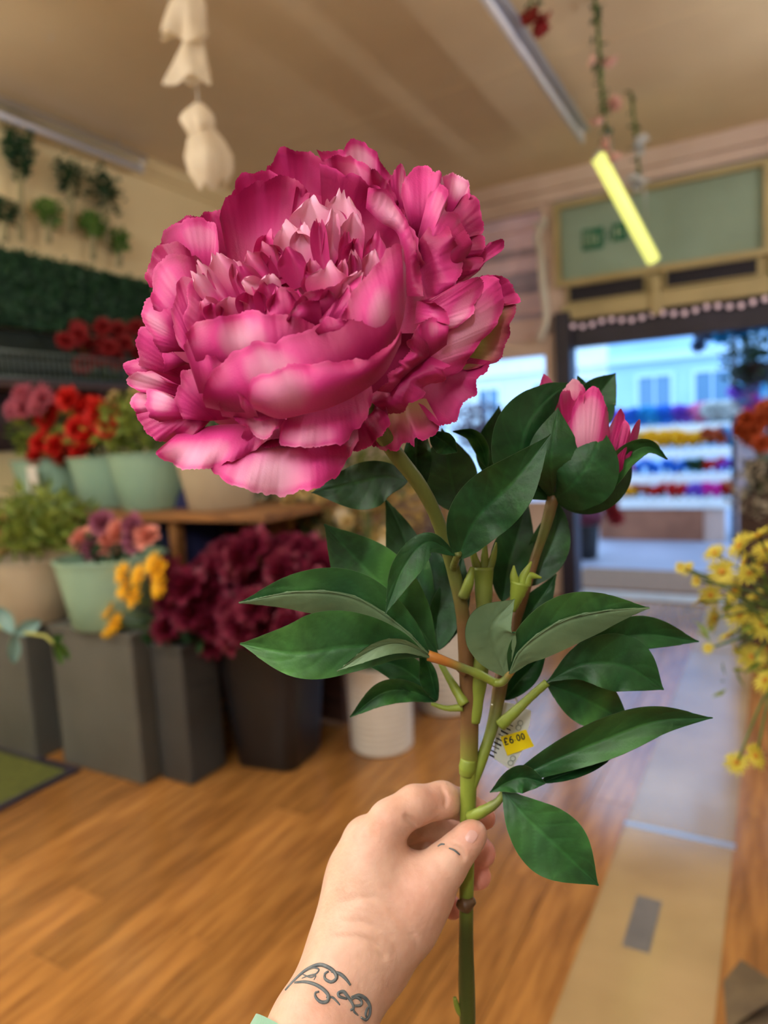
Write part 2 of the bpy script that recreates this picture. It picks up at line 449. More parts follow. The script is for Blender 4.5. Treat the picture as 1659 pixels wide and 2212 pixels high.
# ------------------------------------------------------------------ background flowers: shared blooms and builders
RN = random.Random(11)
NR = np.random.RandomState(5)
def petal_grid(L_, w, e0, e1, cup, az, r0=0.0, z0=0.0, nu=4, nv=5, jag=0.0):
    """one petal leaving the axis at azimuth az, rising at angle e0 at its base and e1 at its tip"""
    V = []
    x, z = r0, z0
    for j in range(nv):
        t = j / (nv - 1)
        if j:
            e = e0 + (e1 - e0) * (t - 0.5 / (nv - 1)); x += math.cos(e) * L_ / (nv - 1); z += math.sin(e) * L_ / (nv - 1)
        ww = w * (0.35 + 0.65 * math.sin(math.pi * min(1, 0.15 + t * 0.7))) * (1 if t < 0.99 else 0.75)
        for i in range(nu):
            s = i / (nu - 1) * 2 - 1
            xx = x + (NR.uniform(-jag, jag) if j == nv - 1 else 0) - cup * s * s * w * 0.25
            zz = z + cup * s * s * w * 0.5
            yy = s * ww / 2
            V.append((xx * math.cos(az) - yy * math.sin(az), xx * math.sin(az) + yy * math.cos(az), zz))
    return np.array(V), gridfaces(nu, nv)
def layered(r, spec, jag=0.0):
    """spec: list of (count, length, width, start angle, end angle, cup) as fractions of r"""
    out = []
    for k, (n, L_, w, e0, e1, cup) in enumerate(spec):
        a0 = NR.uniform(0, 6.3)
        for i in range(n):
            out.append(petal_grid(r * L_ * NR.uniform(0.9, 1.1), r * w, e0 + NR.uniform(-.1, .1), e1 + NR.uniform(-.15, .15), cup, a0 + i * 2 * math.pi / n + NR.uniform(-.1, .1), r * 0.04 * k, 0, jag=jag * r))
    return join(*out)
ROSE = [(3, .55, .5, 1.5, 1.7, 1.0), (5, .65, .6, 1.3, 1.5, .8), (6, .8, .75, 1.0, 1.2, .7), (7, .95, .85, .6, .6, .5), (8, 1.05, .9, .15, -.1, .3)]
RUFF = [(7, .7, .45, 1.4, 1.2, .5), (9, .85, .5, 1.0, .9, .4), (10, .95, .55, .6, .5, .3), (11, 1.0, .55, .2, .1, .3), (9, .9, .55, -.2, -.5, .3)]
DAISY = [(16, 1.0, .2, .12, .0, .2), (14, .85, .2, .35, .25, .2)]
def bmesh_of(name, spec, r, m, jag=0.0):
    v, f = layered(r, spec, jag); return mesh(name, v, f, m)
def pm(name, c, c2=None, rough=0.6): return mat(name, lin(*c), rough, lin(*(c2 or [int(q * 0.8) for q in c])), 25, transl=0.15)
m_burg = pm('burgundy_petal', (140, 16, 60), (84, 6, 32)); m_red = pm('scarlet_petal', (228, 34, 22), (188, 18, 16)); m_drk = pm('crimson_petal', (168, 26, 26), (120, 18, 22))
m_peach = pm('peach_petal', (238, 164, 140), (214, 128, 120)); m_mauve = pm('mauve_petal', (170, 96, 120), (138, 72, 100)); m_gold = pm('golden_petal', (252, 206, 24), (240, 168, 10))
m_cream = pm('cream_petal', (226, 204, 150), (200, 172, 100)); m_lilac = pm('rose_pink_petal', (214, 112, 128), (176, 82, 100)); m_orange = pm('rust_orange_petal', (206, 92, 40), (168, 66, 30))
m_yell = pm('yellow_daisy_petal', (212, 198, 76), (178, 162, 44)); m_amber = pm('amber_centre', (196, 140, 20), (164, 108, 16))
m_whitef = pm('white_petal', (236, 236, 230)); m_blue = pm('sky_blue_petal', (70, 150, 226), (40, 110, 214)); m_cyan = pm('cyan_petal', (70, 190, 226), (40, 150, 214)); m_mag = pm('hot_pink_petal', (240, 60, 190), (214, 40, 160)); m_violet = pm('violet_petal', (160, 100, 216), (130, 80, 190))
m_pinkf = pm('pink_petal', (244, 150, 190), (226, 120, 170))
B = {}
def bl(kind, m):
    k = (kind, m.name)
    if k not in B:
        B[k] = bmesh_of('bloom', {'rose': ROSE, 'ruff': RUFF, 'daisy': DAISY}[kind], 1.0, m, 0.08 if kind == 'ruff' else 0.02)
    return B[k]
center_me = mesh('flower_centre', *ball((0, 0, 0.08), (.26, .26, .14), 12, 6), m_amber)

def aim(d):                              # euler turning +Z onto d
    return Vector(d).to_track_quat('Z', 'Y').to_euler()
def flower(name, label, cat, group, pos, foot, r, kind, m, facing=None, leafy=False, centre=False, sr=0.0035):
    pos, foot = np.array(pos, float), np.array(foot, float)
    t = thing(name, tuple(foot), label, cat, group)
    fc = np.array(facing if facing is not None else (RN.uniform(-.5, .3), -0.9, RN.uniform(0.1, 0.9)))
    o = put('bloom', bl(kind, m), t, tuple(pos - foot), aim(fc), r)
    o.rotation_euler.rotate_axis('Z', RN.uniform(0, 6))
    if centre:
        c = put('flower_centre', center_me, t, tuple(pos - foot), aim(fc), r)
    fn = fc / np.linalg.norm(fc)
    v, f = tube(spline([foot, foot * 0.5 + (pos - fn * r) * 0.5 + np.array([0, 0, r * .5]), pos - fn * r * 0.02], 8), sr, 6)
    part('stem', v, f, m_stemg, t)
    if leafy:
        q = foot * 0.35 + pos * 0.65
        for _ in range(4):
            v, f = leafcloud(1, lambda: q + NR.normal(0, r * 0.4, 3), r * 0.9); part('leaf', v, f, m_leafA, t)
    return t
def leafcloud(n, where, L_, wid=0.42, droop=0.0):
    """n folded leaves, where() gives each foot"""
    V, Fc = [], []
    for i in range(n):
        p = np.array(where()); d = NR.normal(0, 1, 3); d[2] = d[2] * 0.6 + 0.35 - droop; d /= np.linalg.norm(d)
        u, w, _ = frame(d); a = NR.uniform(0, 6.3); s = u * math.cos(a) + w * math.sin(a); up = np.cross(d, s)
        l = L_ * NR.uniform(0.6, 1.2); k = len(V)
        V += [p, p + d * l * .45 + s * l * wid * .5 + up * l * .08, p + d * l, p + d * l * .45 - s * l * wid * .5 + up * l * .08, p + d * l * .5]
        Fc += [(k, k + 1, k + 4), (k + 1, k + 2, k + 4), (k, k + 4, k + 3), (k + 4, k + 2, k + 3)]
    return np.array(V), Fc
def inball(c, r):
    c = np.array(c); r = np.array(r)
    def g():
        while True:
            q = NR.uniform(-1, 1, 3)
            if q @ q < 1: return c + q * r
    return g
def bush(name, label, group, c, r, n, L_, m, foot, wid=0.42, cat='foliage', shell=False):
    t = thing(name, tuple(foot), label, cat, group)
    g = inball(c, r)
    v, f = leafcloud(n, g, L_, wid); tag(part('foliage', v, f, m, t, smooth=False), kind='stuff')
    for k in range(4):
        e = np.array(c) + np.array(r) * np.array([math.cos(k * 1.6) * .4, math.sin(k * 1.6) * .4, -0.2])
        v, f = tube(spline([foot, (np.array(foot) + e) / 2 + np.array([0, 0, .02]), e], 6), 0.003, 5); part('stalk', v, f, m_stemg, t)
    return t
def pot(name, label, cat, group, c, rt, rb, h, m, square=False, ribs=0, rim=0.008, rotz=0.0):
    t = thing(name, tuple(c), label, cat, group)
    pr = [(rb * 0.2, 0.004), (rb * 0.96, 0.0), (rb, 0.006)]
    n = max(2, ribs * 4)
    for k in range(1, n):
        q = k / n; pr.append((rb + (rt - rb) * q + (0.0045 * math.sin(q * ribs * 2 * math.pi) if ribs else 0), 0.006 + (h - 0.012) * q))
    pr += [(rt, h - 0.004)]
    v, f = lathe(pr, 40 if not square else 48, square); o = put('body', mesh('body', v, f, m), t, (0, 0, 0), (0, 0, rotz))
    v, f = lathe([(rt, h - rim * 1.6), (rt + rim, h - rim), (rt + rim * .7, h), (rt - rim * .8, h), (rt - rim, h - 0.02), (rb * 0.85, h * 0.45), (rb * 0.1, h * 0.44)], 40 if not square else 48, square)
    put('rim', mesh('rim', v, f, m), t, (0, 0, 0), (0, 0, rotz))
    return t

# ------------------------------------------------------------------ left: hedge panels and topiary on the cream wall
def hedge(y0, y1, z0, z1, lab):
    x0 = XL + 0.01; x1 = XL + 0.11
    t = thing('hedge_panel', (XL + 0.06, (y0 + y1) / 2, z0), lab, 'hedge panel', 'hedge panels on the wall')
    v, f = box((x0, y0, z0), (x1 - 0.03, y1, z1), 0.01); part('backing', v, f, m_leafC, t)
    n = int((y1 - y0) * 3400)
    v, f = leafcloud(n, lambda: (NR.uniform(x1 - 0.05, x1), NR.uniform(y0, y1), NR.uniform(z0, z1)), 0.035, 0.6)
    tag(part('foliage', v, f, m_leafC, t, smooth=False), kind='stuff')
hedge(1.95, 2.97, 2.14, 2.56, 'larger square-cut green hedge panel at the left edge')
hedge(3.0, 3.50, 2.15, 2.55, 'narrower green hedge panel behind the left petals')
def topiary(px, py, rx, ry, foot, lab, n=140, m=None, shape='ball'):
    xw = XL + 0.09
    c = on(px, py, 0, xw); b = on(px + (foot - py) * 0.02, foot, 0, xw)
    s = np.linalg.norm(c - EYE) / F
    t = thing('topiary_stem', tuple(b), lab, 'topiary', 'topiary stems above the hedge')
    v, f = tube([b, (b + c) / 2 + np.array([0, 0.004, 0]), c], 0.017, 8); part('stick', v, f, m_stemw, t)
    r = np.array([0.05, rx * s * 1.2, ry * s * 0.85])
    def g():
        q = inball((0, 0, 0), (1, 1, 1))()
        if shape == 'heart': q[1] = q[1] * (0.55 + 0.5 * max(-0.6, q[2])) ; q[2] += 0.25 * abs(q[1])
        if shape == 'sparse': q = q * (0.3 + 0.9 * RN.random())
        if shape == 'cone': q[1] *= 0.75 + 0.45 * q[2]
        return c + q * r
    v, f = leafcloud(int(n * 1.8), g, 0.045, 0.55); tag(part('foliage', v, f, m or m_leafA, t, smooth=False), kind='stuff')
m_lt = mat('bright_topiary', lin(96, 132, 44), 0.6, lin(66, 104, 36), 20)
topiary(42, 335, 38, 55, 520, 'dark heart-shaped topiary on a thick stick, tallest on the left', 240, shape='heart')
topiary(152, 385, 36, 55, 500, 'spiky sparse dark topiary second from the left in the upper row', 110, shape='sparse')
topiary(228, 415, 38, 58, 530, 'loose dark topiary rightmost of the upper row', 130, shape='sparse')
topiary(8, 455, 28, 28, 520, 'small dark round topiary cut by the left edge', 100)
topiary(104, 463, 24, 32, 525, 'small bright green round topiary between the tall ones', 120, m_lt, 'cone')
topiary(200, 488, 26, 30, 560, 'bright green cone topiary before the loose dark one', 120, m_lt, 'cone')
topiary(257, 522, 20, 30, 575, 'bright green egg-shaped topiary nearest the peony', 110, m_lt, 'cone')
# shelf on the wall with a wire basket, crimson flowers and a vase of white tulips
ws = thing('bracket_shelf', (XL + 0.16, 2.8, 1.78), 'dark wooden shelf below the hedge panels', 'shelf')
v, f = box((XL, 1.6, 1.775), (XL + 0.34, 3.75, 1.81), 0.004); part('board', v, f, m_darkwood, ws, smooth=False)
v, f = box((XL, 1.6, 1.45), (XL + 0.02, 3.75, 1.775)); part('back_panel', v, f, m_darkwood, ws, smooth=False)
v, f = box((XL, 1.6, 1.81), (XL + 0.015, 3.75, 2.135)); part('back_panel', v, f, mat('shadowy_green_board', lin(34, 46, 36), .8, lin(26, 36, 28), 5), ws, smooth=False)  # dark green panel behind the basket and flowers
for yy in (1.9, 2.8, 3.6):
    v, f = box((XL, yy, 1.6), (XL + 0.3, yy + 0.025, 1.775)); part('bracket', v, f, m_darkwood, ws, smooth=False)
wb = thing('wire_basket', (XL + 0.28, 2.8, 1.81), 'grey wire basket with upright bars on the dark wall shelf', 'basket')
m_wire = mat('grey_wire', lin(104, 114, 108), 0.4, metal=0.5)
for zz in (1.83, 1.965):
    v, f = tube([(XL + .31, 2.2, zz), (XL + .31, 3.3, zz), (XL + .06, 3.3, zz), (XL + .06, 2.2, zz), (XL + .31, 2.2, zz)], 0.005, 6); part('rail', v, f, m_wire, wb)
wm = mesh('wire', *tube([(0, 0, 0), (0, 0, .135)], 0.0032, 6), m_wire)
for k in range(34):
    put('wire', wm, wb, (0.03, 2.2 + k * 1.1 / 33 - 2.8, 0.02))
v, f = box((XL + .07, 2.21, 1.812), (XL + .30, 3.29, 1.83)); part('tray', v, f, m_dark, wb, smooth=False)
for k in range(22):
    p = on(RN.uniform(140, 300), RN.uniform(705, 795), 0, XL + 0.2 + RN.uniform(-.06, .1))
    flower('crimson_flower', 'crimson silk flower in the cluster under the narrower hedge panel', 'flower', 'crimson flowers on the wall shelf', p, (XL + 0.18, p[1] * .5 + 1.5, 1.835), 0.052, 'ruff', m_drk, facing=(1, -.6, .4))
vz = on(2, 745, 0, XL + 0.24)
pot('vase', 'small mint vase at the left edge of the wall shelf', 'vase', None, (XL + .26, 2.13, 1.81), 0.05, 0.035, 0.2, m_mint)
for k in range(4):
    flower('white_tulip', 'white tulip in the small mint vase on the wall shelf', 'flower', 'white tulips', (XL + .24 + RN.uniform(-.04, .06), 2.15 + RN.uniform(-.06, .06), 2.12 + RN.uniform(-.04, .04)), (XL + .24, 2.13, 1.92), 0.045, 'rose', m_whitef, facing=(.2, -.2, 1))

# ------------------------------------------------------------------ left: stepped display
st = thing('display_stand', (-2.75, 2.5, 0), 'dark wooden display stand carrying the row of mint buckets', 'stand')
v, f = box((-3.78, 2.2, 1.085), (-1.82, 2.78, 1.122), 0.004); part('shelf_board', v, f, m_wood, st, smooth=False)
v, f = box((-3.78, 2.74, 0.02), (-1.86, 2.77, 1.085)); part('back_panel', v, f, m_darkwood, st, smooth=False)
v, f = box((-3.78, 2.25, 0.40), (-2.30, 2.74, 0.43)); part('lower_board', v, f, m_darkwood, st, smooth=False)
for xx, ww, yy in ((-3.76, .05, 2.24), (-2.42, .05, 2.24), (-2.14, .13, 2.60)):
    v, f = box((xx, yy, 0.0), (xx + ww, yy + .05, 1.085), 0.003); part('post', v, f, m_wood, st, smooth=False)
    v, f = box((xx, 2.69, 0.0), (xx + 0.05, 2.74, 1.085), 0.003); part('post', v, f, m_wood, st, smooth=False)
SH = 1.122
pot('bucket', 'mint bucket with a hanging label, leftmost on the wooden shelf', 'bucket', 'buckets on the wooden shelf', (-3.53, 2.46, SH), .20, .155, .27, m_mint)
pot('bucket', 'mint bucket on the wooden shelf below the scarlet flowers', 'bucket', 'buckets on the wooden shelf', (-3.10, 2.50, SH), .205, .155, .27, m_mint)
pot('bucket', 'mint bucket on the wooden shelf next to the cream bucket', 'bucket', 'buckets on the wooden shelf', (-2.70, 2.44, SH), .215, .165, .275, m_mint)
pot('bucket', 'cream bucket at the end of the wooden shelf below the pale petal', 'bucket', 'buckets on the wooden shelf', (-2.27, 2.44, SH), .195, .15, .245, m_beige)
v, f = box((-3.44, 2.255, SH + .10), (-3.36, 2.258, SH + .24)); tag(part('bucket_label', v, f, m_card0 if False else m_white, None, smooth=False), 'white paper label hanging on the leftmost mint bucket', 'label')
def region(px0, px1, py0, py1, y0, y1):
    return on(RN.uniform(px0, px1), RN.uniform(py0, py1), 1, RN.uniform(y0, y1))
bush('foliage_bush', 'green foliage round the scarlet flowers in the shelf bucket', None, (-3.1, 2.45, 1.50), (.26, .2, .14), 260, .07, m_leafB, (-3.1, 2.5, 1.27))
bush('foliage_bush', 'yellowish foliage in the mint bucket next to the cream bucket', None, (-2.78, 2.42, 1.53), (.2, .2, .17), 300, .07, m_leafB, (-2.70, 2.44, 1.27))
bush('foliage_bush', 'olive foliage in the leftmost shelf bucket', None, (-3.46, 2.42, 1.50), (.22, .2, .15), 260, .07, m_leafB, (-3.53, 2.46, 1.27))
bush('foliage_bush', 'dark foliage in the cream bucket behind the pale petal', None, (-2.3, 2.44, 1.48), (.17, .17, .14), 180, .07, m_leafA, (-2.27, 2.44, 1.25))
for (px, py) in ((152, 862), (185, 880), (215, 880), (235, 900), (108, 880), (95, 905), (165, 925), (190, 945), (150, 950), (120, 965), (88, 960), (85, 990), (180, 972), (140, 980), (228, 925), (205, 905)):
    p = on(px + RN.uniform(-6, 6), py + RN.uniform(-6, 6), 1, 2.3 + RN.uniform(-.04, .1))
    flower('scarlet_flower', 'bright scarlet bloom in the cluster above the mint buckets', 'flower', 'scarlet flowers on the shelf', p, (-3.1 + RN.uniform(-.08, .08), 2.5, 1.26), .062, 'ruff', m_red)
for k in range(9):
    p = region(25, 110, 850, 890, 2.22, 2.3)
    flower('rose_pink_flower', 'dusty pink bloom at the left edge above the shelf buckets', 'flower', 'dusty pink flowers on the shelf', p, (-3.53 + RN.uniform(-.06, .06), 2.46, 1.26), .055, 'ruff', m_lilac)
for k in range(7):
    p = region(225, 330, 838, 870, 2.45, 2.6)
    flower('cream_flower', 'cream bloom above the yellowish foliage on the shelf', 'flower', 'cream flowers on the shelf', p, (-2.70 + RN.uniform(-.06, .06), 2.44, 1.27), .045, 'ruff', m_cream)
# plinths and the lower pots
def plinth(x0, x1, y0, y1, h, lab, m=None):
    t = thing('plinth', ((x0 + x1) / 2, (y0 + y1) / 2, 0), lab, 'plinth', 'grey plinths in front of the stand')
    xs, ys = (x0 + x1) / 2, (y0 + y1) / 2
    v, f = box((x0, y0, 0), (x1, y1, h - .03), 0.01); part('body', v, f, m or m_grey, t, smooth=False)
    v, f = box((x0 - .008, y0 - .008, h - .03), (x1 + .008, y1 + .008, h), 0.005); part('top', v, f, m or m_grey, t, smooth=False)
    v, f = box((x0 + .01, y0 + .004, 0), (x1 - .01, y0 + .012, .05)); part('skirting', v, f, m or m_grey, t, smooth=False)
plinth(-3.48, -3.00, 1.86, 2.17, .63, 'tall grey plinth under the beige pot at the left edge')
plinth(-2.86, -2.33, 1.90, 2.19, .655, 'tall grey plinth under the lower mint pot')
plinth(-2.31, -2.13, 1.98, 2.19, .60, 'darker narrow grey plinth beside the black bucket', mat('charcoal_plinth', lin(62, 62, 60), .6, lin(52, 52, 50), 3))
plinth(-2.98, -2.88, 2.02, 2.17, .60, 'narrow black box between the two tall grey plinths', m_black)  # added black box stands in for the shade between the plinths
pot('bucket', 'beige pot of yellow-green foliage on the leftmost plinth', 'pot', None, (-3.14, 2.02, .63), .225, .185, .30, m_beige)
pot('bucket', 'lower mint pot of peach flowers on the grey plinth', 'pot', None, (-2.575, 2.04, .655), .235, .185, .30, m_mint, square=False)
bush('foliage_bush', 'bushy yellow-green foliage spilling from the beige pot', None, (-3.08, 2.03, 1.10), (.36, .2, .16), 620, .085, m_leafB, (-3.14, 2.02, .80), wid=.3)
bush('foliage_bush', 'short green foliage among the peach flowers in the lower mint pot', None, (-2.55, 2.04, 0.99), (.22, .15, .06), 160, .06, m_leafA, (-2.575, 2.04, .84))
for n, (px, py, mm) in enumerate(((180, 1166, m_peach), (258, 1148, m_peach), (222, 1130, m_mauve), (290, 1135, m_mauve), (295, 1170, m_mauve), (318, 1160, m_peach), (240, 1172, m_peach), (205, 1185, m_mauve))):
    p = on(px, py, 1, 1.98)
    flower('garden_rose', ['peach', 'mauve'][mm is m_mauve] + ' rose at the rim of the lower mint pot', 'flower', ['peach', 'mauve'][mm is m_mauve] + ' roses in the lower mint pot', p, (-2.575 + RN.uniform(-.08, .08), 2.04, .84), .052, 'rose', mm)
bb = pot('bucket', 'tall square black bucket full of burgundy flowers', 'bucket', None, (-1.965, 2.36, 0), .20, .148, .60, m_black, square=True, rotz=0.15)
for n, (px, py) in enumerate(((265, 1238), (300, 1243), (330, 1218), (345, 1232), (270, 1272), (290, 1290), (232, 1312), (235, 1355), (250, 1345), (345, 1268))):
    p = on(px, py, 1, 1.90)
    flower('golden_gerbera', 'golden yellow daisy-like flower beside the burgundy blooms', 'flower', 'golden flowers before the plinth', p, (-2.16 + RN.uniform(-.05, .05), 2.06, .60), .052, 'daisy', m_gold, centre=True, facing=(-.3, -1, .5))
k = 0
while k < 54:
    px, py = RN.uniform(250, 705), RN.uniform(1180, 1395)
    if py < 1285 - (px - 250) * 0.40 or py > 1372 + (px - 250) * 0.10: continue
    k += 1
    p = on(px, py, 1, RN.uniform(1.98, 2.22))
    foot = (-2.16, 2.06, .60) if px < 400 else (-1.965 + RN.uniform(-.08, .08), 2.36, .50)
    flower('burgundy_bloom', 'burgundy silk bloom in the mass above the black bucket', 'flower', 'burgundy flowers in the black bucket', p, foot, .078, 'rose' if k % 3 else 'ruff', m_burg, leafy=(k % 5 == 0))
for (px, py) in ((620, 1190), (580, 1205), (650, 1200), (690, 1215), (540, 1200), (500, 1195), (470, 1215), (600, 1230)):
    p = on(px, py, 1, 2.3)
    flower('burgundy_bloom', 'burgundy silk bloom in the mass above the black bucket', 'flower', 'burgundy flowers in the black bucket', p, (-1.965 + RN.uniform(-.08, .08), 2.36, .5), .078, 'rose', m_burg)
bush('foliage_bush', 'dark leaves below the burgundy blooms', None, on(360, 1375, 1, 2.03), (.2, .08, .05), 60, .09, m_leafA, (-2.16, 2.06, .60))
# dark folded cloths stored under the shelf
def cloth(px, py, r, m, lab):
    c = on(px, py, 1, 2.5); c[2] = max(c[2], 0.50)
    v, f = ball(c, r, 20, 12)
    v = v + 0.015 * np.sin(v[:, [1, 2, 0]] * 40)
    v[:, 2] = np.maximum(v[:, 2], 0.432)
    t = part('folded_cloth', v, f, m); tag(t, lab, 'cloth', 'cloths under the shelf')
cloth(400, 1165, (.2, .13, .32), mat('navy_cloth', lin(22, 28, 70), .9), 'navy blue cloth bundle under the wooden shelf')
cloth(350, 1185, (.13, .1, .3), mat('teal_cloth', lin(28, 66, 70), .9), 'dark teal cloth bundle under the wooden shelf')
# green mat
mt = thing('grass_mat', (-3.2, 1.25, 0), 'green artificial grass mat with a dark edge at the left', 'mat')
v, f = box((-3.78, .5, 0.001), (-2.75, 1.84, .012), .003); part('pile_base', v, f, mat('grass_mat_green', lin(92, 96, 34), .9, lin(72, 78, 26), 40, bump=.5, bscale=300), mt, smooth=False)
v, f = join(box((-2.75, .5, 0.001), (-2.71, 1.88, .014)), box((-3.78, 1.84, 0.001), (-2.75, 1.88, .014))); part('edging', v, f, m_dark, mt, smooth=False)
# white ribbed buckets with dried flowers
wb1 = on(803, 1628, 2, 0); wb2 = on(945, 1545, 2, 0)
pot('ribbed_bucket', 'white ribbed bucket standing nearest on the floor', 'bucket', 'white ribbed buckets', (wb1[0], wb1[1] + .1, 0), .150, .138, .40, m_white, ribs=14)
pot('ribbed_bucket', 'second white ribbed bucket farther back on the floor', 'bucket', 'white ribbed buckets', (wb2[0], wb2[1] + .12, 0), .145, .135, .42, m_white, ribs=14)
m_ball = mat('dried_ball', lin(222, 206, 176), .8, lin(196, 178, 140), 20)
for k in range(54):
    px, py = RN.uniform(590, 880), RN.uniform(1040, 1165)
    if py > 1060 + (px - 590) * .9: continue
    p = on(px, py, 1, RN.uniform(2.6, 3.1))
    flower('dried_flower', 'straw yellow dried flower behind the upper left leaves', 'flower', 'dried flowers in the white buckets', p, (wb1[0] + RN.uniform(-.06, .06), wb1[1] + .1, .2), .035, 'ruff', m_cream, sr=.003, facing=(RN.uniform(-.6, .6), -.6, .6))
bush('dried_spray', 'wiry dried yellow spray behind the stem', 'dried sprays', on(740, 1110, 1, 2.85), (.5, .25, .2), 420, .07, mat('straw', lin(186, 160, 84), .8, lin(150, 124, 60), 20), (wb1[0], wb1[1] + .1, .2), wid=.22)
bush('dried_spray', 'tan dried spray behind the right side of the stem', 'dried sprays', on(960, 1120, 1, 3.2), (.4, .25, .25), 300, .07, mat('tan_straw', lin(170, 136, 84), .8, lin(140, 110, 66), 20), (wb2[0], wb2[1] + .12, .2), wid=.25)
for (px, py, r) in ((738, 1115, .042), (690, 1150, .03), (838, 1180, .05), (790, 1090, .03)):
    p = on(px, py, 1, 2.7)
    t = thing('dried_ball_stem', (wb1[0], wb1[1] + .1, .2), 'pale dried ball flower among the straw coloured spray', 'flower', 'dried ball flowers')
    v, f = ball(p, r, 16, 10); part('seed_head', v, f, m_ball, t)
    v, f = tube([(wb1[0], wb1[1] + .1, .2), p], .004, 6); part('stem', v, f, m_stemg, t)
# low dark cabinet along the wall further back
cb = thing('low_cabinet', (-3.4, 4.2, 0), 'low dark cabinet along the left wall behind the stand', 'cabinet')
v, f = box((-3.78, 2.95, 0), (-2.5, 5.5, .80), .01); part('body', v, f, m_darkwood, cb, smooth=False)
v, f = box((-3.79, 2.93, .80), (-2.46, 5.55, .84), .005); part('top', v, f, m_wood, cb, smooth=False)
for k in range(4):
    v, f = box((-2.5, 3.0 + k * .63, .05), (-2.485, 3.58 + k * .63, .76), .004); part('door', v, f, m_darkwood, cb, smooth=False)
bush('foliage_bush', 'dark leafy plant on the low cabinet behind the peony stem', None, (-2.9, 3.9, 1.15), (.35, .5, .3), 420, .1, m_leafA, (-2.9, 3.9, .84))
bush('foliage_bush', 'olive leafy plant on the far end of the low cabinet', None, (-2.8, 4.9, 1.1), (.35, .4, .28), 360, .1, m_leafB, (-2.8, 4.9, .84))
# blue-grey sprig leaning out of the beige pot
sg = [(-15, 1290, 1.86), (-40, 1330, 1.80), (20, 1362, 1.72), (75, 1370, 1.68), (115, 1380, 1.66), (140, 1412, 1.66)]
b0 = np.array([-3.30, 1.93, .84])
spg = thing('eucalyptus_sprig', tuple(b0), 'blue-grey leaved sprig reaching in from the left edge', 'sprig')
SP = spline([b0] + [U(*q) for q in sg], 40)
v, f = tube(SP, np.linspace(.006, .004, 40), 8); part('stem', v, f, mat('sprig_stem', lin(150, 150, 70), .6), spg)
def flat_leaf(base, tip, wpx, d, m, parent, name='leaf'):
    b, t = np.array(base, float), np.array(tip, float); dv = t - b; n = np.array([-dv[1], dv[0]]) / np.linalg.norm(dv)
    V = []
    for j in range(9):
        q = j / 8; w = wpx * math.sin(math.pi * (q * .92 + .04)) ** .8
        for s in (-1, -.5, 0, .5, 1):
            c = b + dv * q + n * s * w; V.append(U(c[0], c[1], d - .012 * abs(s) + .02 * (q - .5)))
    part(name, V, gridfaces(5, 9), m, parent)
flat_leaf((28, 1368), (-4, 1312), 18, 1.71, m_leafD, spg); flat_leaf((32, 1370), (88, 1342), 16, 1.70, m_leafD, spg); flat_leaf((32, 1372), (30, 1432), 15, 1.69, m_leafD, spg)
flat_leaf((118, 1384), (134, 1436), 9, 1.66, m_lt, spg); flat_leaf((122, 1384), (152, 1424), 8, 1.66, m_lt, spg); flat_leaf((110, 1378), (138, 1378), 7, 1.66, m_lt, spg)

# ------------------------------------------------------------------ hanging things
m_tissue = mat('white_tissue', lin(236, 222, 196), .8, lin(220, 204, 176), 8, transl=.35)
gl = thing('paper_garland', tuple(U(420, -60, 2.2)), 'garland of crumpled white tissue pieces hanging from the ceiling', 'garland')
def tissue(cx, top, bot, ws_, lean, seed):
    r = np.random.RandomState(seed); nu, nv = 28, 9; V = []
    ph = r.uniform(0, 6, 4)
    for j in range(nv):
        t = j / (nv - 1)
        for i in range(nu):
            a = 2 * math.pi * i / nu
            rr = np.interp(t, np.linspace(0, 1, len(ws_)), ws_) / 2 * (1 + (.16 * math.sin(3 * a + ph[0] + 2 * t) + .12 * math.sin(5 * a + ph[1] - 3 * t) + .06 * math.sin(9 * a + ph[3])) * (.35 + t))
            py = top + (bot - top) * t + t * t * 13 * math.sin(3 * a + ph[2])
            V.append(U(cx + lean * t + rr * math.cos(a), py, 2.2 + rr * math.sin(a) * 2.2 / F))
    fc = [(j * nu + i, j * nu + (i + 1) % nu, (j + 1) * nu + (i + 1) % nu, (j + 1) * nu + i) for j in range(nv - 1) for i in range(nu)]
    part('tissue_piece', V, fc, m_tissue, gl)
tissue(408, -30, 76, (40, 70, 80, 96), -8, 1); tissue(418, 80, 172, (38, 60, 72, 90), -6, 2); tissue(428, 222, 288, (18, 60, 70, 50), 2, 3); tissue(440, 276, 398, (44, 84, 98, 84, 50), 16, 4)
tp = on(400, -40, 2, HC)
v, f = tube([tp, U(410, 0, 2.2), U(420, 120, 2.2), U(430, 250, 2.2), U(448, 390, 2.2)], .0015, 6); part('string', v, f, m_white, gl)
cdp = thing('thin_cord', tuple(U(90, 130, 2.9)), 'thin pale cord hanging between the ceiling and the left batten', 'cord')
v, f = tube([on(112, 78, 2, HC), on(62, 196, 0, XL + .1)], .004, 6); part('cord', v, f, m_white, cdp)
def vine(pts, d, lab, buds, m, green=m_leafA, n=60, r=.009):
    P = spline([U(x, y, d) for x, y in pts], 40)
    top = P[0].copy(); top[2] = HC
    t = thing('hanging_vine', tuple(top), lab, 'vine', 'vines hanging from the ceiling')
    v, f = tube(np.vstack([top, P]), r, 7); part('stem', v, f, m_stemg if green is not None else m_dark, t)
    v, f = leafcloud(n, lambda: P[NR.randint(0, 40)] + NR.normal(0, .012, 3), .05, .4, .8); tag(part('foliage', v, f, green, t, smooth=False), kind='stuff')
    for (x, y, s) in buds:
        p = U(x, y, d - .02); q = P[np.argmin(np.linalg.norm(P - p, axis=1))]
        o = put('bloom', bl('rose', m), t, tuple(p - ORG[t.name]), aim(NR.normal(0, 1, 3)), s * d / F)
        v, f = tube([q, p], .003, 5); part('twig', v, f, m_stemg, t)
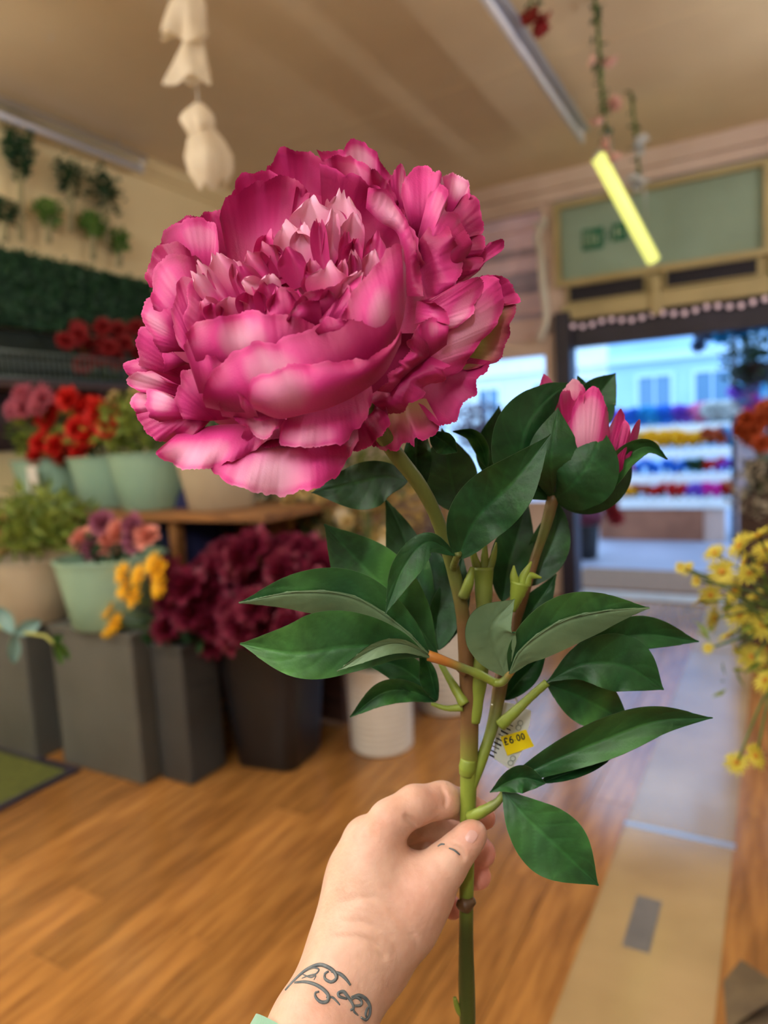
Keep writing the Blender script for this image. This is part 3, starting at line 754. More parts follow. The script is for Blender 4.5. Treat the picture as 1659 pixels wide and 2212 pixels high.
m_blush = pm('blush_petal', (250, 216, 204), (238, 192, 180))
vine([(1286, 8), (1292, 70), (1298, 160), (1304, 240), (1310, 292)], 3.25, 'long green vine with pink blossoms beside the silver batten', [(1316, 128, 16), (1276, 130, 11), (1330, 222, 15), (1290, 255, 15), (1316, 310, 18), (1330, 345, 15)], m_blush)
vine([(1362, 195), (1370, 260), (1376, 330), (1384, 405)], 4.2, 'shorter vine with white blossoms near the transom pane', [(1384, 310, 18), (1378, 322, 14), (1372, 395, 16), (1388, 402, 16), (1360, 390, 12)], m_whitef, n=30)
vine([(1146, 3), (1150, 20), (1160, 50)], 3.15, 'short hanging stem with two red blooms beside the silver batten', [(1140, 32, 20), (1176, 55, 24), (1168, 66, 16)], m_drk, n=8, r=.006)

# ------------------------------------------------------------------ right: yellow daisies close by, flowers by the door
dp = np.array([*on(1790, 2000, 1, 0.95)[:2], 0.0])
dp = U(1860, 1500, 1.02); dp[2] = 0
pot('bucket', 'tall mint bucket of yellow daisies out of frame on the right', 'bucket', None, tuple(dp), .085, .07, .80, m_mint)
daisies = [(1545, 1195, 26), (1487, 1228, 18), (1470, 1225, 14), (1505, 1255, 16), (1560, 1235, 34), (1600, 1180, 38), (1640, 1160, 40), (1640, 1225, 36), (1590, 1275, 34), (1535, 1285, 26), (1510, 1300, 18), (1640, 1290, 38), (1600, 1330, 34), (1545, 1335, 32), (1650, 1350, 36), (1575, 1375, 28), (1625, 1420, 34), (1655, 1470, 30), (1590, 1400, 20), (1530, 1400, 14), (1635, 1632, 30), (1592, 1648, 28), (1620, 1240, 30), (1575, 1310, 26), (1655, 1190, 30), (1610, 1215, 26)]
base = dp + np.array([0, 0, .75])
for s in range(5):
    t = thing('daisy_spray', tuple(base), 'branching spray of small yellow daisies at the right edge' , 'flower', 'yellow daisy sprays')
    mine = [q for i, q in enumerate(daisies) if i % 5 == s]
    hub = U(1700 + 20 * s, 1400 + 30 * (s % 3), 1.0)
    v, f = tube(spline([base + np.array([.01 * s, 0, 0]), (base + hub) / 2 + np.array([.01 * s, .01, .02]), hub], 14), .0035, 6); part('stem', v, f, m_stemg, t)
    for (x, y, r) in mine:
        dd_ = 1.0 + RN.uniform(-.05, .07); p = U(x, y, dd_)
        fc = np.array([RN.uniform(-.9, .1), RN.uniform(-1, .2), RN.uniform(-.2, .9)])
        o = put('bloom', bl('daisy', m_yell), t, tuple(p - base), aim(fc), r * dd_ / F)
        put('flower_centre', center_me, o)
        v, f = tube(spline([hub, (hub + p) / 2 + np.array([0, 0, .03]), p], 10), .0018, 5); part('twig', v, f, m_stemg, t)
    v, f = leafcloud(40, lambda: hub + NR.normal(0, .05, 3), .035, .25); tag(part('foliage', v, f, m_leafB, t, smooth=False), kind='stuff')
# rust flowers on a tall stand beside the door
rp = on(1650, 985, 1, 4.9)
plx = thing('flower_pedestal', (rp[0], 4.9, 0), 'slim dark pedestal at the right edge by the door', 'pedestal')
v, f = box((rp[0] - .13, 4.77, 0), (rp[0] + .13, 5.03, rp[2] - .22), .01); part('body', v, f, m_darkwood, plx, smooth=False)
pot('bucket', 'dark pot of rust orange flowers on the pedestal by the door', 'pot', None, (rp[0], 4.9, rp[2] - .22), .12, .09, .2, m_black)
for k in range(16):
    p = on(RN.uniform(1600, 1690), RN.uniform(875, 960), 1, 4.9 + RN.uniform(-.1, .1))
    flower('rust_flower', 'rust orange bloom in the dark pot at the right edge', 'flower', 'rust orange flowers by the door', p, (rp[0], 4.9, rp[2] - .1), .06, 'ruff', m_orange)
bush('foliage_bush', 'pale greyish foliage hanging below the rust flowers', None, on(1640, 1060, 1, 4.75), (.17, .1, .2), 220, .06, mat('pale_grey_foliage', lin(176, 164, 142), .7, lin(150, 142, 120), 12), (rp[0], 4.85, rp[2] - .05))
# hanging basket in the doorway
hb = on(1630, 800, 1, 6.5)
hk = thing('hanging_basket', (hb[0], 6.5, hb[2] - .15), 'dark hanging basket of greenery outside the door', 'basket')
v, f = lathe([(.02, -.12), (.10, -.10), (.16, -.02), (.18, .05)], 24); part('bowl', v + hb, f, m_black, hk)
for k in range(3):
    a = k * 2.1
    v, f = tube([hb + np.array([.18 * math.cos(a), .18 * math.sin(a), .05]), hb + np.array([0, 0, .75])], .004, 5); part('chain', v, f, m_black, hk)
v, f = leafcloud(420, inball(hb + np.array([0, 0, .08]), (.30, .25, .24)), .08); tag(part('foliage', v, f, m_leafA, hk, smooth=False), kind='stuff')
for k in range(18):
    px = RN.uniform(1540, 1690); p = on(px, 712 - (px - 1540) * .15 + RN.uniform(-18, 18), 1, 6.3 + RN.uniform(-.1, .1))
    flower('cyan_flower', 'pale cyan flower along the top of the hanging basket', 'flower', 'cyan flowers on the hanging basket', p, (hb[0], 6.5, hb[2] + .05), .07, 'ruff', m_cyan)
for k in range(5):
    p = on(RN.uniform(1500, 1560), RN.uniform(700, 750), 1, 6.4)
    flower('slate_flower', 'grey-blue flower trailing left of the hanging basket', 'flower', 'grey-blue trailing flowers', p, (hb[0], 6.5, hb[2] + .05), .06, 'ruff', pm('slate_petal', (120, 150, 196)))
# crumpled brown card on the floor in the corner
kc = thing('folded_card', tuple(on(1610, 2170, 2, 0)), 'folded greyish brown card lying on the floor at the right corner', 'card')
a, b_, c_, d_ = [on(x, y, 2, 0.004) for x, y in ((1562, 2120), (1600, 2104), (1700, 2180), (1570, 2225))]
m_kraft = mat('brown_card', lin(112, 94, 66), .8, lin(92, 76, 54), 14)
e_ = on(1640, 2300, 2, .004)
upz = np.array([0, 0, .05])
part('sheet', [a, d_, e_, c_, a - [0, 0, .003], d_ - [0, 0, .003], e_ - [0, 0, .003], c_ - [0, 0, .003]], [(0, 1, 2, 3), (7, 6, 5, 4), (0, 4, 5, 1), (1, 5, 6, 2), (2, 6, 7, 3), (3, 7, 4, 0)], m_kraft, kc, smooth=False)
part('flap', [a, d_, c_ + upz, b_ + upz * .8], [(0, 1, 2, 3)], m_kraft, kc, smooth=False)

# ------------------------------------------------------------------ outside: pavement, flower stand, buildings
m_pave = mat('pavement', lin(150, 146, 158), .5, lin(132, 130, 142), 1.5, .2, 20)
tag(part('pavement', *box((-16, YF + .22, -.2), (12, 30, -.03)), m_pave, smooth=False), 'pale grey pavement outside the shop', 'pavement', None, 'structure')
dm = thing('door_mat', (-.7, 6.5, -.03), 'brown coir mat on the step outside the door', 'mat')
v, f = box((-1.7, 6.1, -.03), (.3, 7.0, .0), .006); part('coir', v, f, mat('coir', lin(132, 92, 60), .9, lin(108, 74, 48), 30, bump=.4, bscale=200), dm, smooth=False)
sx0, sx1 = -2.0, -.42
fs = thing('flower_stand', (-1.2, 9.2, -.03), 'stepped outdoor flower stand with white ledges facing the door', 'stand')
m_ledge = mat('white_ledge', lin(240, 240, 236), .5, lin(228, 228, 224), 4)
m_crate = mat('brown_board', lin(164, 104, 74), .7, lin(140, 86, 60), 3)
v, f = box((-1.86, 9.0, -.03), (-.78, 9.05, .36), .005); part('front_board', v, f, m_crate, fs, smooth=False)
v, f = box((-2.0, 9.02, -.03), (-1.86, 9.1, .30), .005); part('front_board', v, f, m_crate, fs, smooth=False)
v, f = box((-.78, 9.02, -.03), (-.55, 9.1, .36), .005); part('front_board', v, f, m_slat[2], fs, smooth=False)
tiers = [(.42, 9.0), (.70, 9.25), (1.0, 9.5), (1.30, 9.75)]
for zt, yt in tiers:
    v, f = box((sx0, yt, zt), (sx1, yt + .3, zt + .03), .004); part('shelf', v, f, m_ledge, fs, smooth=False)
    v, f = box((sx0, yt - .02, zt - .05), (sx1, yt, zt + .07), .004); part('ledge', v, f, m_ledge, fs, smooth=False)
for xx in (sx0, -1.2, sx1 - .05):
    for zt, yt in tiers:
        v, f = box((xx, yt + .22, -.03), (xx + .05, yt + .27, zt)); part('leg', v, f, m_ledge, fs, smooth=False)
tierm = [[m_gold, m_gold, m_orange, m_red, m_red, m_violet, m_mag, m_red], [m_red, m_red, m_blue, m_blue, m_blue, m_leafA, m_red, m_violet], [m_cream, m_cream, m_gold, m_gold, m_gold, m_gold, m_orange, m_cyan], [m_violet, m_blue, m_cyan, m_blue, m_violet, m_pinkf, m_whitef, m_whitef]]
tname = ['lowest', 'second', 'third', 'top']
for ti, ((zt, yt), row) in enumerate(zip(tiers, tierm)):
    for k in range(16):
        mm = row[k // 2]
        xx = sx0 + .06 + k * (sx1 - sx0 - .1) / 15
        cn = mm.name.replace('_petal', '').replace('_', ' ')
        if mm is m_leafA: cn = 'green'
        t = thing('flower_bunch', (xx, yt + .12, zt + .03), '%s flower bunch on the %s ledge of the outdoor stand' % (cn, tname[ti]), 'flower', '%s bunches on the %s ledge' % (cn, tname[ti]))
        hgt = .12 if ti < 2 else .16
        for j in range(5):
            o = put('bloom', bl('ruff', mm), t, (RN.uniform(-.05, .05), RN.uniform(-.06, .06), hgt + RN.uniform(-.03, .06)), aim((RN.uniform(-.5, .5), -.8, .6)), (.05, .05, .08, .10)[ti])
        v, f = tube([(0, 0, 0), (0, 0, hgt)], .025, 6); put('wrap', mesh('wrap', v, f, m_leafA), t)
# pots on the pavement near the post
gb = on(1262, 1205, 2, -.03)
pot('bucket', 'black bucket of mauve flowers on the pavement beside the door post', 'bucket', None, tuple(gb), .17, .14, .38, m_black)
for k in range(14):
    p = on(RN.uniform(1215, 1330), RN.uniform(1078, 1150), 1, gb[1] + RN.uniform(-.1, .1)); crim = p[0] > gb[0] + .28
    flower('mauve_flower', ['dusty mauve bloom in the black bucket beside the door post', 'deep crimson bloom at the right of the mauve bucket'][crim], 'flower', ['mauve flowers outside', 'crimson flowers outside'][crim], p, gb + [0, 0, .3], .09, 'ruff', m_drk if crim else m_mauve)
pp = on(1586, 1165, 2, -.03); pp[1] = 8.4; pp[0] = on(1586, 900, 1, 8.4)[0]
tag(part('street_post', *tube([(pp[0], 8.4, -.03), (pp[0], 8.4, 3.2)], .03, 12), m_dark), 'slim dark post standing at the right of the flower stand', 'post')
for k in range(10):
    px, py = RN.uniform(1588, 1640), RN.uniform(835, 880)
    p = on(px, py, 1, 8.0); mm = [m_mag, m_cyan, m_violet, m_whitef][k % 4]
    flower('street_flower', '%s flower near the dark street post' % ['hot pink', 'cyan', 'violet', 'white'][k % 4], 'flower', 'flowers near the street post', p, (pp[0] + .2, 8.1, 1.25), .09, 'ruff', mm)
plt = thing('planter_stand', (pp[0] + .2, 8.1, -.03), 'tall pale planter box right of the street post', 'planter')
v, f = box((pp[0] + .04, 7.95, -.03), (pp[0] + .5, 8.25, 1.25), .01); part('body', v, f, m_slat[1], plt, smooth=False)
v, f = box((pp[0] + .02, 7.93, 1.2), (pp[0] + .52, 8.27, 1.27), .005); part('rim', v, f, m_ledge, plt, smooth=False)
# plants seen through the shop window
wpz = on(1035, 905, 1, 7.2)
pot('bucket', 'dark tub of plants outside the shop window', 'bucket', None, (wpz[0], 7.2, -.03), .28, .24, .9, m_black)
bush('foliage_bush', 'dark mauve shrub outside seen beside the bloom', None, wpz + [0, 0, -.1], (.35, .25, .32), 300, .12, mat('mauve_shrub', lin(110, 84, 92), .7, lin(80, 62, 70), 10), (wpz[0], 7.2, .8))
for k in range(8):
    p = on(RN.uniform(1085, 1130), RN.uniform(895, 935), 1, 7.0)
    flower('marigold', ['orange', 'red'][k % 2] + ' flower outside between the bloom and the bud', 'flower', ['orange', 'red'][k % 2] + ' flowers outside the window', p, (wpz[0] + .1, 7.2, .85), .06, 'ruff', [m_gold, m_red][k % 2])
# buildings across the street
def building(x0, x1, y, h, m, mtrim, lab, wx, wz, ww, wh):
    t = thing('terrace_house', ((x0 + x1) / 2, y, -.03), lab, 'building', 'houses across the street')
    v, f = box((x0, y, -.03), (x1, y + 4, h)); part('wall', v, f, m, t, smooth=False)
    for zc in (h - .3, 3.05):
        v, f = box((x0, y - .15, zc), (x1, y, zc + .22)); part('cornice', v, f, mtrim, t, smooth=False)
    for xx in wx:
        for z in wz:
            v, f = rect_frame(xx, xx + ww, z, z + wh, .09, y - .06, y + .02); w = part('window', v, f, mtrim, t, smooth=False)
            v, f = box((xx, y - .02, z), (xx + ww, y - .01, z + wh)); part('pane', v, f, mat('dusk_pane', lin(96, 134, 160), .15), w, smooth=False)
            v, f = join(box((xx, y - .05, z + wh / 2 - .03), (xx + ww, y - .02, z + wh / 2 + .03)), box((xx + ww / 2 - .02, y - .05, z), (xx + ww / 2 + .02, y - .02, z + wh))); part('glazing_bar', v, f, mtrim, w, smooth=False)
m_fac1 = mat('white_stucco', lin(232, 234, 232), .8, lin(218, 220, 220), .7); m_fac2 = mat('blue_stucco', lin(172, 204, 232), .8, lin(158, 192, 222), .7)
building(-13, -4.1, 20, 8, m_fac1, m_ledge, 'white stucco house across the street', [-11.6, -9.7, -7.9, -6.2, -5.2], [1.0, 3.9], .62, 1.7)
building(-4.1, 8, 20, 8.4, m_fac2, mat('pale_blue_trim', lin(196, 220, 240), .7), 'pale blue stucco house across the street', [-3.3, -1.9, -.5, 1.0], [.9, 3.8], .8, 1.75)
# ------------------------------------------------------------------ the peony held up in front
ZC = 0.375                               # view depth of the middle of the bloom
ZS = 0.440                               # view depth of the stem
m_petal = mat('silk_petal', (1, 1, 1), 0.52, attr='Col', bump=0.12, bscale=900, transl=0.10, sheen=0.1, spec=0.35)
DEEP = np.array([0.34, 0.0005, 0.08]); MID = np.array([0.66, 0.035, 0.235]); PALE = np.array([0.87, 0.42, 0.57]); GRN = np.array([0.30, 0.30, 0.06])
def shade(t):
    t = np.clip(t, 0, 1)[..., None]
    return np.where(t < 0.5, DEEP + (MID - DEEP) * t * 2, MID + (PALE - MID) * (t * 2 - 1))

root_loc = U(1010, 2300, ZS)
peony = thing('artificial_peony', tuple(root_loc), 'large magenta pink silk peony on a leafy green stem held in the hand', 'flower')
v, f = ball((0, 0, 0), (1, 1, 1), 28, 18)
ctr = [(640, 660, -1.5)]
CV = []
for q in v:                              # a soft mound in the heart of the bloom that carries the petals
    CV.append(U(672 + 330 * q[0], 690 - 285 * q[1], ZC - (-5.5 + 3.4 * q[2]) / 100))
bloom = part('bloom', CV, f, mat('bloom_heart', DEEP * 0.9, 0.7), peony)

def patch(rim, base, bulge=1.0, tone=0.5, pc=(0.5, 0.6), sp=(0.45, 0.5), scal=6.0, ruf=0.25, curl=0.0, nu=88, nv=22, seed=0, z0=0.0, zb=None, green=0.0, edge=0.25, bxy=(0, 0), name='petal', parent=None, floorT=0.0):
    """a silk petal: lofted from its hidden base to its free rim, points are (px, py, depth in cm towards the camera)"""
    r = np.random.RandomState(seed * 7 + 1)
    R = np.array([(p[0], p[1], (p[2] if len(p) > 2 else z0)) for p in rim], float)
    B = np.array([(p[0], p[1], (p[2] if len(p) > 2 else (z0 - 1.0 if zb is None else zb))) for p in base], float)
    R = spline(R, nu); B = spline(B, nu)
    u = np.linspace(0, 1, nu); vv = np.linspace(0, 1, nv)
    G = np.zeros((nv, nu, 3))
    D = R - B
    ln = np.linalg.norm(D[:, :2], axis=1, keepdims=True) + 1e-6
    dirn = D[:, :2] / ln
    rl = np.sum(np.linalg.norm(np.diff(R[:, :2], axis=0), axis=1))
    kk = max(2.0, rl / 34.0)
    sc = wave(nu, r, kk * 0.4, kk * 1.3)
    cusp = np.abs(np.sin(u * kk * math.pi * 0.55 + r.uniform(0, 3))) * 0.8 + 0.35 * sc      # scalloped rim
    rf = wave(nu, r, 1.2, 1.0 + rl / 110.0)
    rib = wave(nu, r, rl / 26.0, rl / 13.0)
    rf2 = wave(nu, r, rl / 90.0, rl / 45.0)
    ends = np.clip(np.minimum(u, 1 - u) * 8, 0, 1)
    for j, q in enumerate(vv):
        P = B + D * q
        bg_ = math.sin(math.pi * q ** 0.9) * (0.35 + 0.65 * np.sin(math.pi * np.clip(u, 0.0, 1)) ** 0.7)
        P[:, 2] += bulge * bg_
        P[:, 0] += bxy[0] * bg_; P[:, 1] += bxy[1] * bg_
        w = max(0.0, (q - 0.35) / 0.65)
        P[:, 2] += 1.7 * ruf * rf * w ** 1.6 + 0.10 * rf2 * w ** 4 + 0.011 * rib * min(1.0, 1.4 * q) + curl * max(0, (q - 0.72) / 0.28) ** 2
        P[:, :2] += dirn * (1.35 * scal * (cusp - 0.45) * ends * w ** 5)[:, None]
        if j == nv - 1: P[:, :2] += dirn * r.normal(0, 1.0, (nu, 1))
        G[j] = P
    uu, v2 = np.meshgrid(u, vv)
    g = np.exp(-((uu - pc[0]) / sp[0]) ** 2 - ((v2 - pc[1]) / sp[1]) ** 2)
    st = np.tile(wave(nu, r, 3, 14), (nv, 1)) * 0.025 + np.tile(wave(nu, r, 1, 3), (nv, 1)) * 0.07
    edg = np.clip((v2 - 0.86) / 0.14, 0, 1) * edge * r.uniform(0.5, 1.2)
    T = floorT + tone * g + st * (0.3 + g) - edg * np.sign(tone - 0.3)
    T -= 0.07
    T[-1] += 0.22  # catch-light along the rim, painted into the petal colour
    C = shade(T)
    if green:
        a = np.clip(green * (1 - v2) * 1.6, 0, 1)[..., None]
        C = C * (1 - a) + GRN * a
    V = [U(p[0], p[1], ZC - p[2] / 100) for p in G.reshape(-1, 3)]
    return part(name, V, gridfaces(nu, nv), m_petal, parent or bloom, colors=C.reshape(-1, 3))

def small(base, tip, w, tone, z=2.0, lean=0.6, cup=0.5, seed=0, twist=0.0, parent=None, zt=None, floorT=0.0, nu=15, nv=14):
    """one of the narrow ruffled petals of the heart, standing from base to tip"""
    r = np.random.RandomState(seed * 13 + 5)
    b = np.array(base, float); t = np.array(tip, float); d = t - b; L = np.linalg.norm(d); d /= L; n = np.array([-d[1], d[0]])
    u = np.linspace(-1, 1, nu); vv = np.linspace(0, 1, nv)
    bend = r.uniform(-0.12, 0.12) * L
    G = []
    ph = r.uniform(0, 6)
    tipn = 0.10 * L * (0.8 * wave(nu, r, 0.6, 1.6) + 0.35 * wave(nu, r, 2, 4))
    C = []
    for q in vv:
        prof = 0.45 + 0.55 * math.sin(math.pi * min(1, q * 0.75 + 0.08))
        if q > 0.75: prof *= 1 - 0.35 * ((q - 0.75) / 0.25) ** 2
        for i, s in enumerate(u):
            xy = b + d * (q * L * (1 - 0.13 * abs(s) ** 3 * q * q) + tipn[i] * q ** 3) + n * (s * 1.15 * w / 2 * prof + bend * math.sin(math.pi * q * 0.8))
            zz = z + lean * q + cup * (s * s - 0.3) * (0.4 + q) + twist * s * q + 0.16 * math.sin(s * 5 + ph) * q * q - 0.5 * max(0, q - 0.8) / 0.2 * abs(lean) * r.uniform(0.2, 0.5)
            G.append((xy[0], xy[1], zz))
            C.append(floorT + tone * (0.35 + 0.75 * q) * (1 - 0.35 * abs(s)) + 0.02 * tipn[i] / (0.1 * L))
    V = [U(p[0], p[1], ZC - p[2] / 100) for p in G]
    return part('petal', V, gridfaces(nu, nv), m_petal, parent or bloom, colors=shade(np.array(C)))

PT = []   # outer petals, back to front: rim, base, keywords
def P_(rim, base, **k): PT.append((rim, base, k))
# --- back of the bloom
P_([(560, 400), (590, 345), (611, 320), (657, 329), (696, 344), (726, 390), (745, 430)], [(620, 500), (680, 520)], z0=-3.6, bulge=-0.6, tone=0.35, pc=(0.25, 0.7))
P_([(496, 450), (503, 410), (520, 380), (557, 370), (600, 378), (640, 405)], [(560, 540), (620, 540)], z0=-2.8, bulge=-0.6, tone=0.3, pc=(0.6, 0.8))
P_([(683, 322), (705, 330), (735, 322), (752, 307), (775, 305), (808, 322), (822, 350), (850, 385)], [(740, 440), (800, 470), (840, 480)], z0=-3.4, bulge=-0.4, tone=0.95, pc=(0.45, 0.75), ruf=0.5, edge=0.5)
P_([(700, 345), (740, 335), (780, 350), (815, 372), (845, 405), (862, 440)], [(730, 440), (790, 470), (840, 500)], z0=-2.9, bulge=-0.2, tone=0.75, pc=(0.3, 0.8), ruf=0.5)
P_([(838, 400), (846, 377), (867, 354), (880, 389), (890, 420)], [(850, 460), (885, 470)], z0=-3.4, bulge=0.2, tone=0.8, ruf=0.2)
P_([(951, 400), (955, 382), (975, 372), (1000, 388), (1014, 395), (1016, 425)], [(950, 470), (985, 480)], z0=-3.0, bulge=0.3, tone=1.0, pc=(0.6, 0.8), ruf=0.4)
P_([(985, 445), (1000, 425), (1024, 418), (1036, 450), (1045, 483), (1040, 505), (1012, 515)], [(950, 500), (975, 530)], z0=-2.8, bulge=0.5, tone=0.25, pc=(0.2, 0.4))
P_([(1004, 522), (1020, 510), (1040, 511), (1049, 535), (1036, 553), (1010, 556)], [(965, 530), (975, 560)], z0=-2.6, bulge=0.4, tone=0.12)
P_([(1050, 530), (1062, 521), (1088, 519), (1082, 543), (1050, 565), (1030, 590), (1005, 608)], [(985, 600), (985, 615)], z0=-3.0, bulge=0.3, tone=0.65, pc=(0.5, 0.7), scal=4)
P_([(985, 560), (1010, 555), (1042, 556), (1034, 580), (1005, 602), (980, 610)], [(940, 560), (940, 610)], z0=-2.4, bulge=0.4, tone=0.45)
# --- right cluster
P_([(866, 420), (872, 392), (890, 367), (925, 360), (950, 375), (962, 410), (968, 440)], [(890, 520), (940, 540)], z0=-1.7, bulge=0.9, tone=0.6, pc=(0.45, 0.75), ruf=0.4)
P_([(925, 420), (950, 395), (968, 420), (962, 450), (990, 470), (1008, 500), (1017, 530), (1005, 560), (975, 566)], [(900, 520), (920, 570), (930, 610)], z0=-1.2, bulge=1.1, tone=0.72, pc=(0.22, 0.75), sp=(0.3, 0.5), ruf=0.45)
P_([(940, 470), (975, 500), (990, 540), (1000, 570), (990, 600), (965, 640), (938, 640)], [(890, 540), (905, 600), (915, 650)], z0=-0.8, bulge=0.9, tone=0.5, pc=(0.55, 0.8), ruf=0.35)
# --- left back
P_([(370, 500), (382, 480), (430, 463), (470, 457), (500, 462)], [(440, 580), (500, 590)], z0=-2.2, bulge=-0.2, tone=0.3)
P_([(345, 530), (352, 507), (377, 483), (419, 471), (458, 478), (470, 505), (474, 545)], [(420, 620), (470, 630)], z0=-1.6, bulge=0.4, tone=0.85, pc=(0.55, 0.75), sp=(0.35, 0.45))
P_([(322, 620), (316, 590), (330, 548), (345, 530), (377, 522), (410, 540)], [(400, 640), (440, 640)], z0=-1.2, bulge=0.6, tone=0.35, pc=(0.3, 0.6))
P_([(340, 690), (328, 650), (330, 600), (345, 562), (386, 550), (425, 556), (450, 590)], [(400, 730), (440, 710), (470, 680)], z0=-0.6, bulge=0.8, tone=0.75, pc=(0.38, 0.7), sp=(0.3, 0.5), ruf=0.4)
P_([(345, 760), (322, 715), (304, 676), (318, 650), (345, 640), (375, 650)], [(400, 760), (420, 720)], z0=-0.6, bulge=0.9, tone=0.8, pc=(0.5, 0.7), ruf=0.3)
P_([(385, 745), (372, 690), (378, 640), (392, 600), (420, 600), (440, 650)], [(420, 780), (450, 760)], z0=0.2, bulge=0.7, tone=0.55, pc=(0.3, 0.6))
# --- left lower
P_([(300, 790), (296, 740), (298, 712), (318, 707), (345, 735), (354, 770), (352, 805)], [(400, 820), (420, 780)], z0=-0.8, bulge=0.6, tone=0.75, pc=(0.6, 0.9), ruf=0.4)
P_([(290, 830), (272, 805), (268, 788), (298, 773), (330, 768), (360, 790)], [(390, 840), (400, 810)], z0=-1.2, bulge=0.5, tone=0.75, pc=(0.25, 0.8), ruf=0.3)
P_([(312, 850), (280, 835), (279, 818), (300, 803), (330, 802), (360, 825)], [(400, 860), (410, 840)], z0=-0.6, bulge=0.6, tone=1.0, pc=(0.5, 0.8), ruf=0.3)
P_([(330, 925), (300, 905), (285, 878), (287, 856), (310, 846), (340, 860)], [(410, 890), (420, 860)], z0=-0.9, bulge=0.5, tone=0.85, pc=(0.6, 0.9))
P_([(295, 895), (312, 930), (335, 948), (350, 954), (390, 949), (420, 938), (440, 925)], [(400, 870), (440, 880), (470, 890)], z0=-0.4, bulge=0.7, tone=0.4, pc=(0.2, 0.8))
P_([(345, 912), (322, 895), (314, 862), (325, 842), (352, 845), (386, 868), (400, 890)], [(430, 900), (450, 880)], z0=0.1, bulge=0.8, tone=1.0, pc=(0.45, 0.75), sp=(0.35, 0.4))
P_([(395, 905), (380, 870), (385, 835), (395, 805), (425, 800), (460, 830), (470, 880)], [(450, 910), (500, 905)], z0=0.6, bulge=0.6, tone=0.4, pc=(0.2, 0.8))
# --- guard petals below
P_([(345, 968), (338, 980), (366, 1000), (405, 1014), (450, 1011), (500, 996), (545, 977), (575, 952), (605, 948)], [(385, 935), (470, 918), (560, 915), (620, 910)], z0=1.2, zb=-0.6, bulge=0.5, tone=1.0, pc=(0.28, 0.7), sp=(0.4, 0.6), ruf=0.3, scal=4)
P_([(452, 1010), (470, 1028), (500, 1046), (542, 1060), (594, 1071), (648, 1062), (696, 1049), (730, 1024), (752, 990), (775, 950)], [(510, 960), (580, 930), (660, 915), (720, 900), (770, 890)], z0=1.6, zb=-0.6, bulge=0.7, tone=1.05, pc=(0.36, 0.75), sp=(0.38, 0.7), ruf=0.3, scal=5)
P_([(500, 895), (515, 910), (533, 925), (569, 948), (597, 930), (612, 910)], [(500, 865), (560, 865), (620, 875)], z0=2.3, zb=1.0, bulge=0.4, tone=0.95, pc=(0.55, 0.8), ruf=0.25)
P_([(604, 925), (606, 955), (636, 966), (678, 965), (738, 957), (768, 930), (795, 895), (806, 855)], [(620, 880), (690, 860), (760, 840), (800, 815)], z0=2.4, zb=0.8, bulge=0.6, tone=0.85, pc=(0.3, 0.8), sp=(0.4, 0.5), ruf=0.3)
P_([(520, 945), (560, 962), (620, 965), (660, 958)], [(540, 900), (640, 900)], z0=0.9, zb=-0.5, bulge=0.2, tone=0.1)
P_([(720, 985), (770, 975), (815, 950), (840, 915), (835, 880)], [(720, 900), (780, 870), (810, 850)], z0=0.6, zb=-1.0, bulge=0.3, tone=0.15)
# --- right lower
P_([(1040, 595), (1074, 594), (1101, 610), (1116, 632), (1124, 645), (1119, 655), (1086, 660)], [(985, 650), (1000, 690)], z0=-2.2, bulge=0.2, tone=0.22, scal=5)
P_([(1086, 655), (1113, 662), (1103, 705), (1090, 753), (1077, 778), (1055, 787), (1010, 800)], [(1010, 690), (985, 740), (960, 790)], z0=-1.9, bulge=0.0, tone=0.35, green=1.3)
P_([(1060, 780), (1050, 800), (1031, 826), (1025, 850), (1001, 874), (977, 914), (956, 920), (925, 905)], [(1000, 770), (940, 820), (890, 850)], z0=-1.6, bulge=0.1, tone=0.45, pc=(0.5, 0.9), scal=7)
P_([(950, 915), (943, 935), (926, 950), (898, 946), (893, 964), (870, 955), (857, 974), (815, 968), (795, 950)], [(920, 860), (860, 870), (800, 880)], z0=-1.3, bulge=0.1, tone=0.5, pc=(0.4, 0.9), green=0.35, scal=6)
P_([(975, 640), (1010, 608), (1045, 596), (1076, 604), (1087, 640), (1078, 692), (1040, 738), (1015, 770), (1000, 797), (976, 812)], [(940, 690), (920, 740), (890, 790), (870, 830)], z0=-0.9, zb=-0.4, bulge=0.5, tone=0.95, pc=(0.55, 0.6), sp=(0.45, 0.6), ruf=0.25, scal=4)
P_([(950, 640), (990, 612), (1042, 600), (1035, 640), (1020, 676), (988, 707), (962, 708)], [(905, 650), (910, 690), (905, 730)], z0=0.0, zb=-0.3, bulge=0.5, tone=0.85, pc=(0.75, 0.75), ruf=0.35)
P_([(976, 790), (958, 800), (962, 817), (930, 832), (912, 840), (917, 850), (890, 872), (869, 889), (836, 895)], [(930, 770), (880, 800), (820, 840), (790, 860)], z0=0.2, zb=0.2, bulge=0.7, tone=0.55, pc=(0.3, 0.8), ruf=0.4)
P_([(930, 655), (945, 655), (965, 678), (966, 700), (935, 690), (912, 695)], [(900, 650), (895, 700)], z0=0.9, zb=0.0, bulge=0.3, tone=0.5, ruf=0.4)
P_([(970, 706), (942, 688), (915, 692), (900, 715), (885, 735)], [(965, 745), (930, 770), (890, 790)], z0=1.2, zb=0.2, bulge=0.5, tone=0.7, pc=(0.3, 0.7), scal=4, ruf=0.3)
P_([(905, 700), (880, 742), (888, 758), (862, 778), (868, 792), (836, 806), (840, 822), (815, 845)], [(950, 745), (915, 780), (885, 805), (850, 850)], z0=1.4, zb=0.3, bulge=0.6, tone=0.5, pc=(0.5, 0.9), scal=5, ruf=0.45)
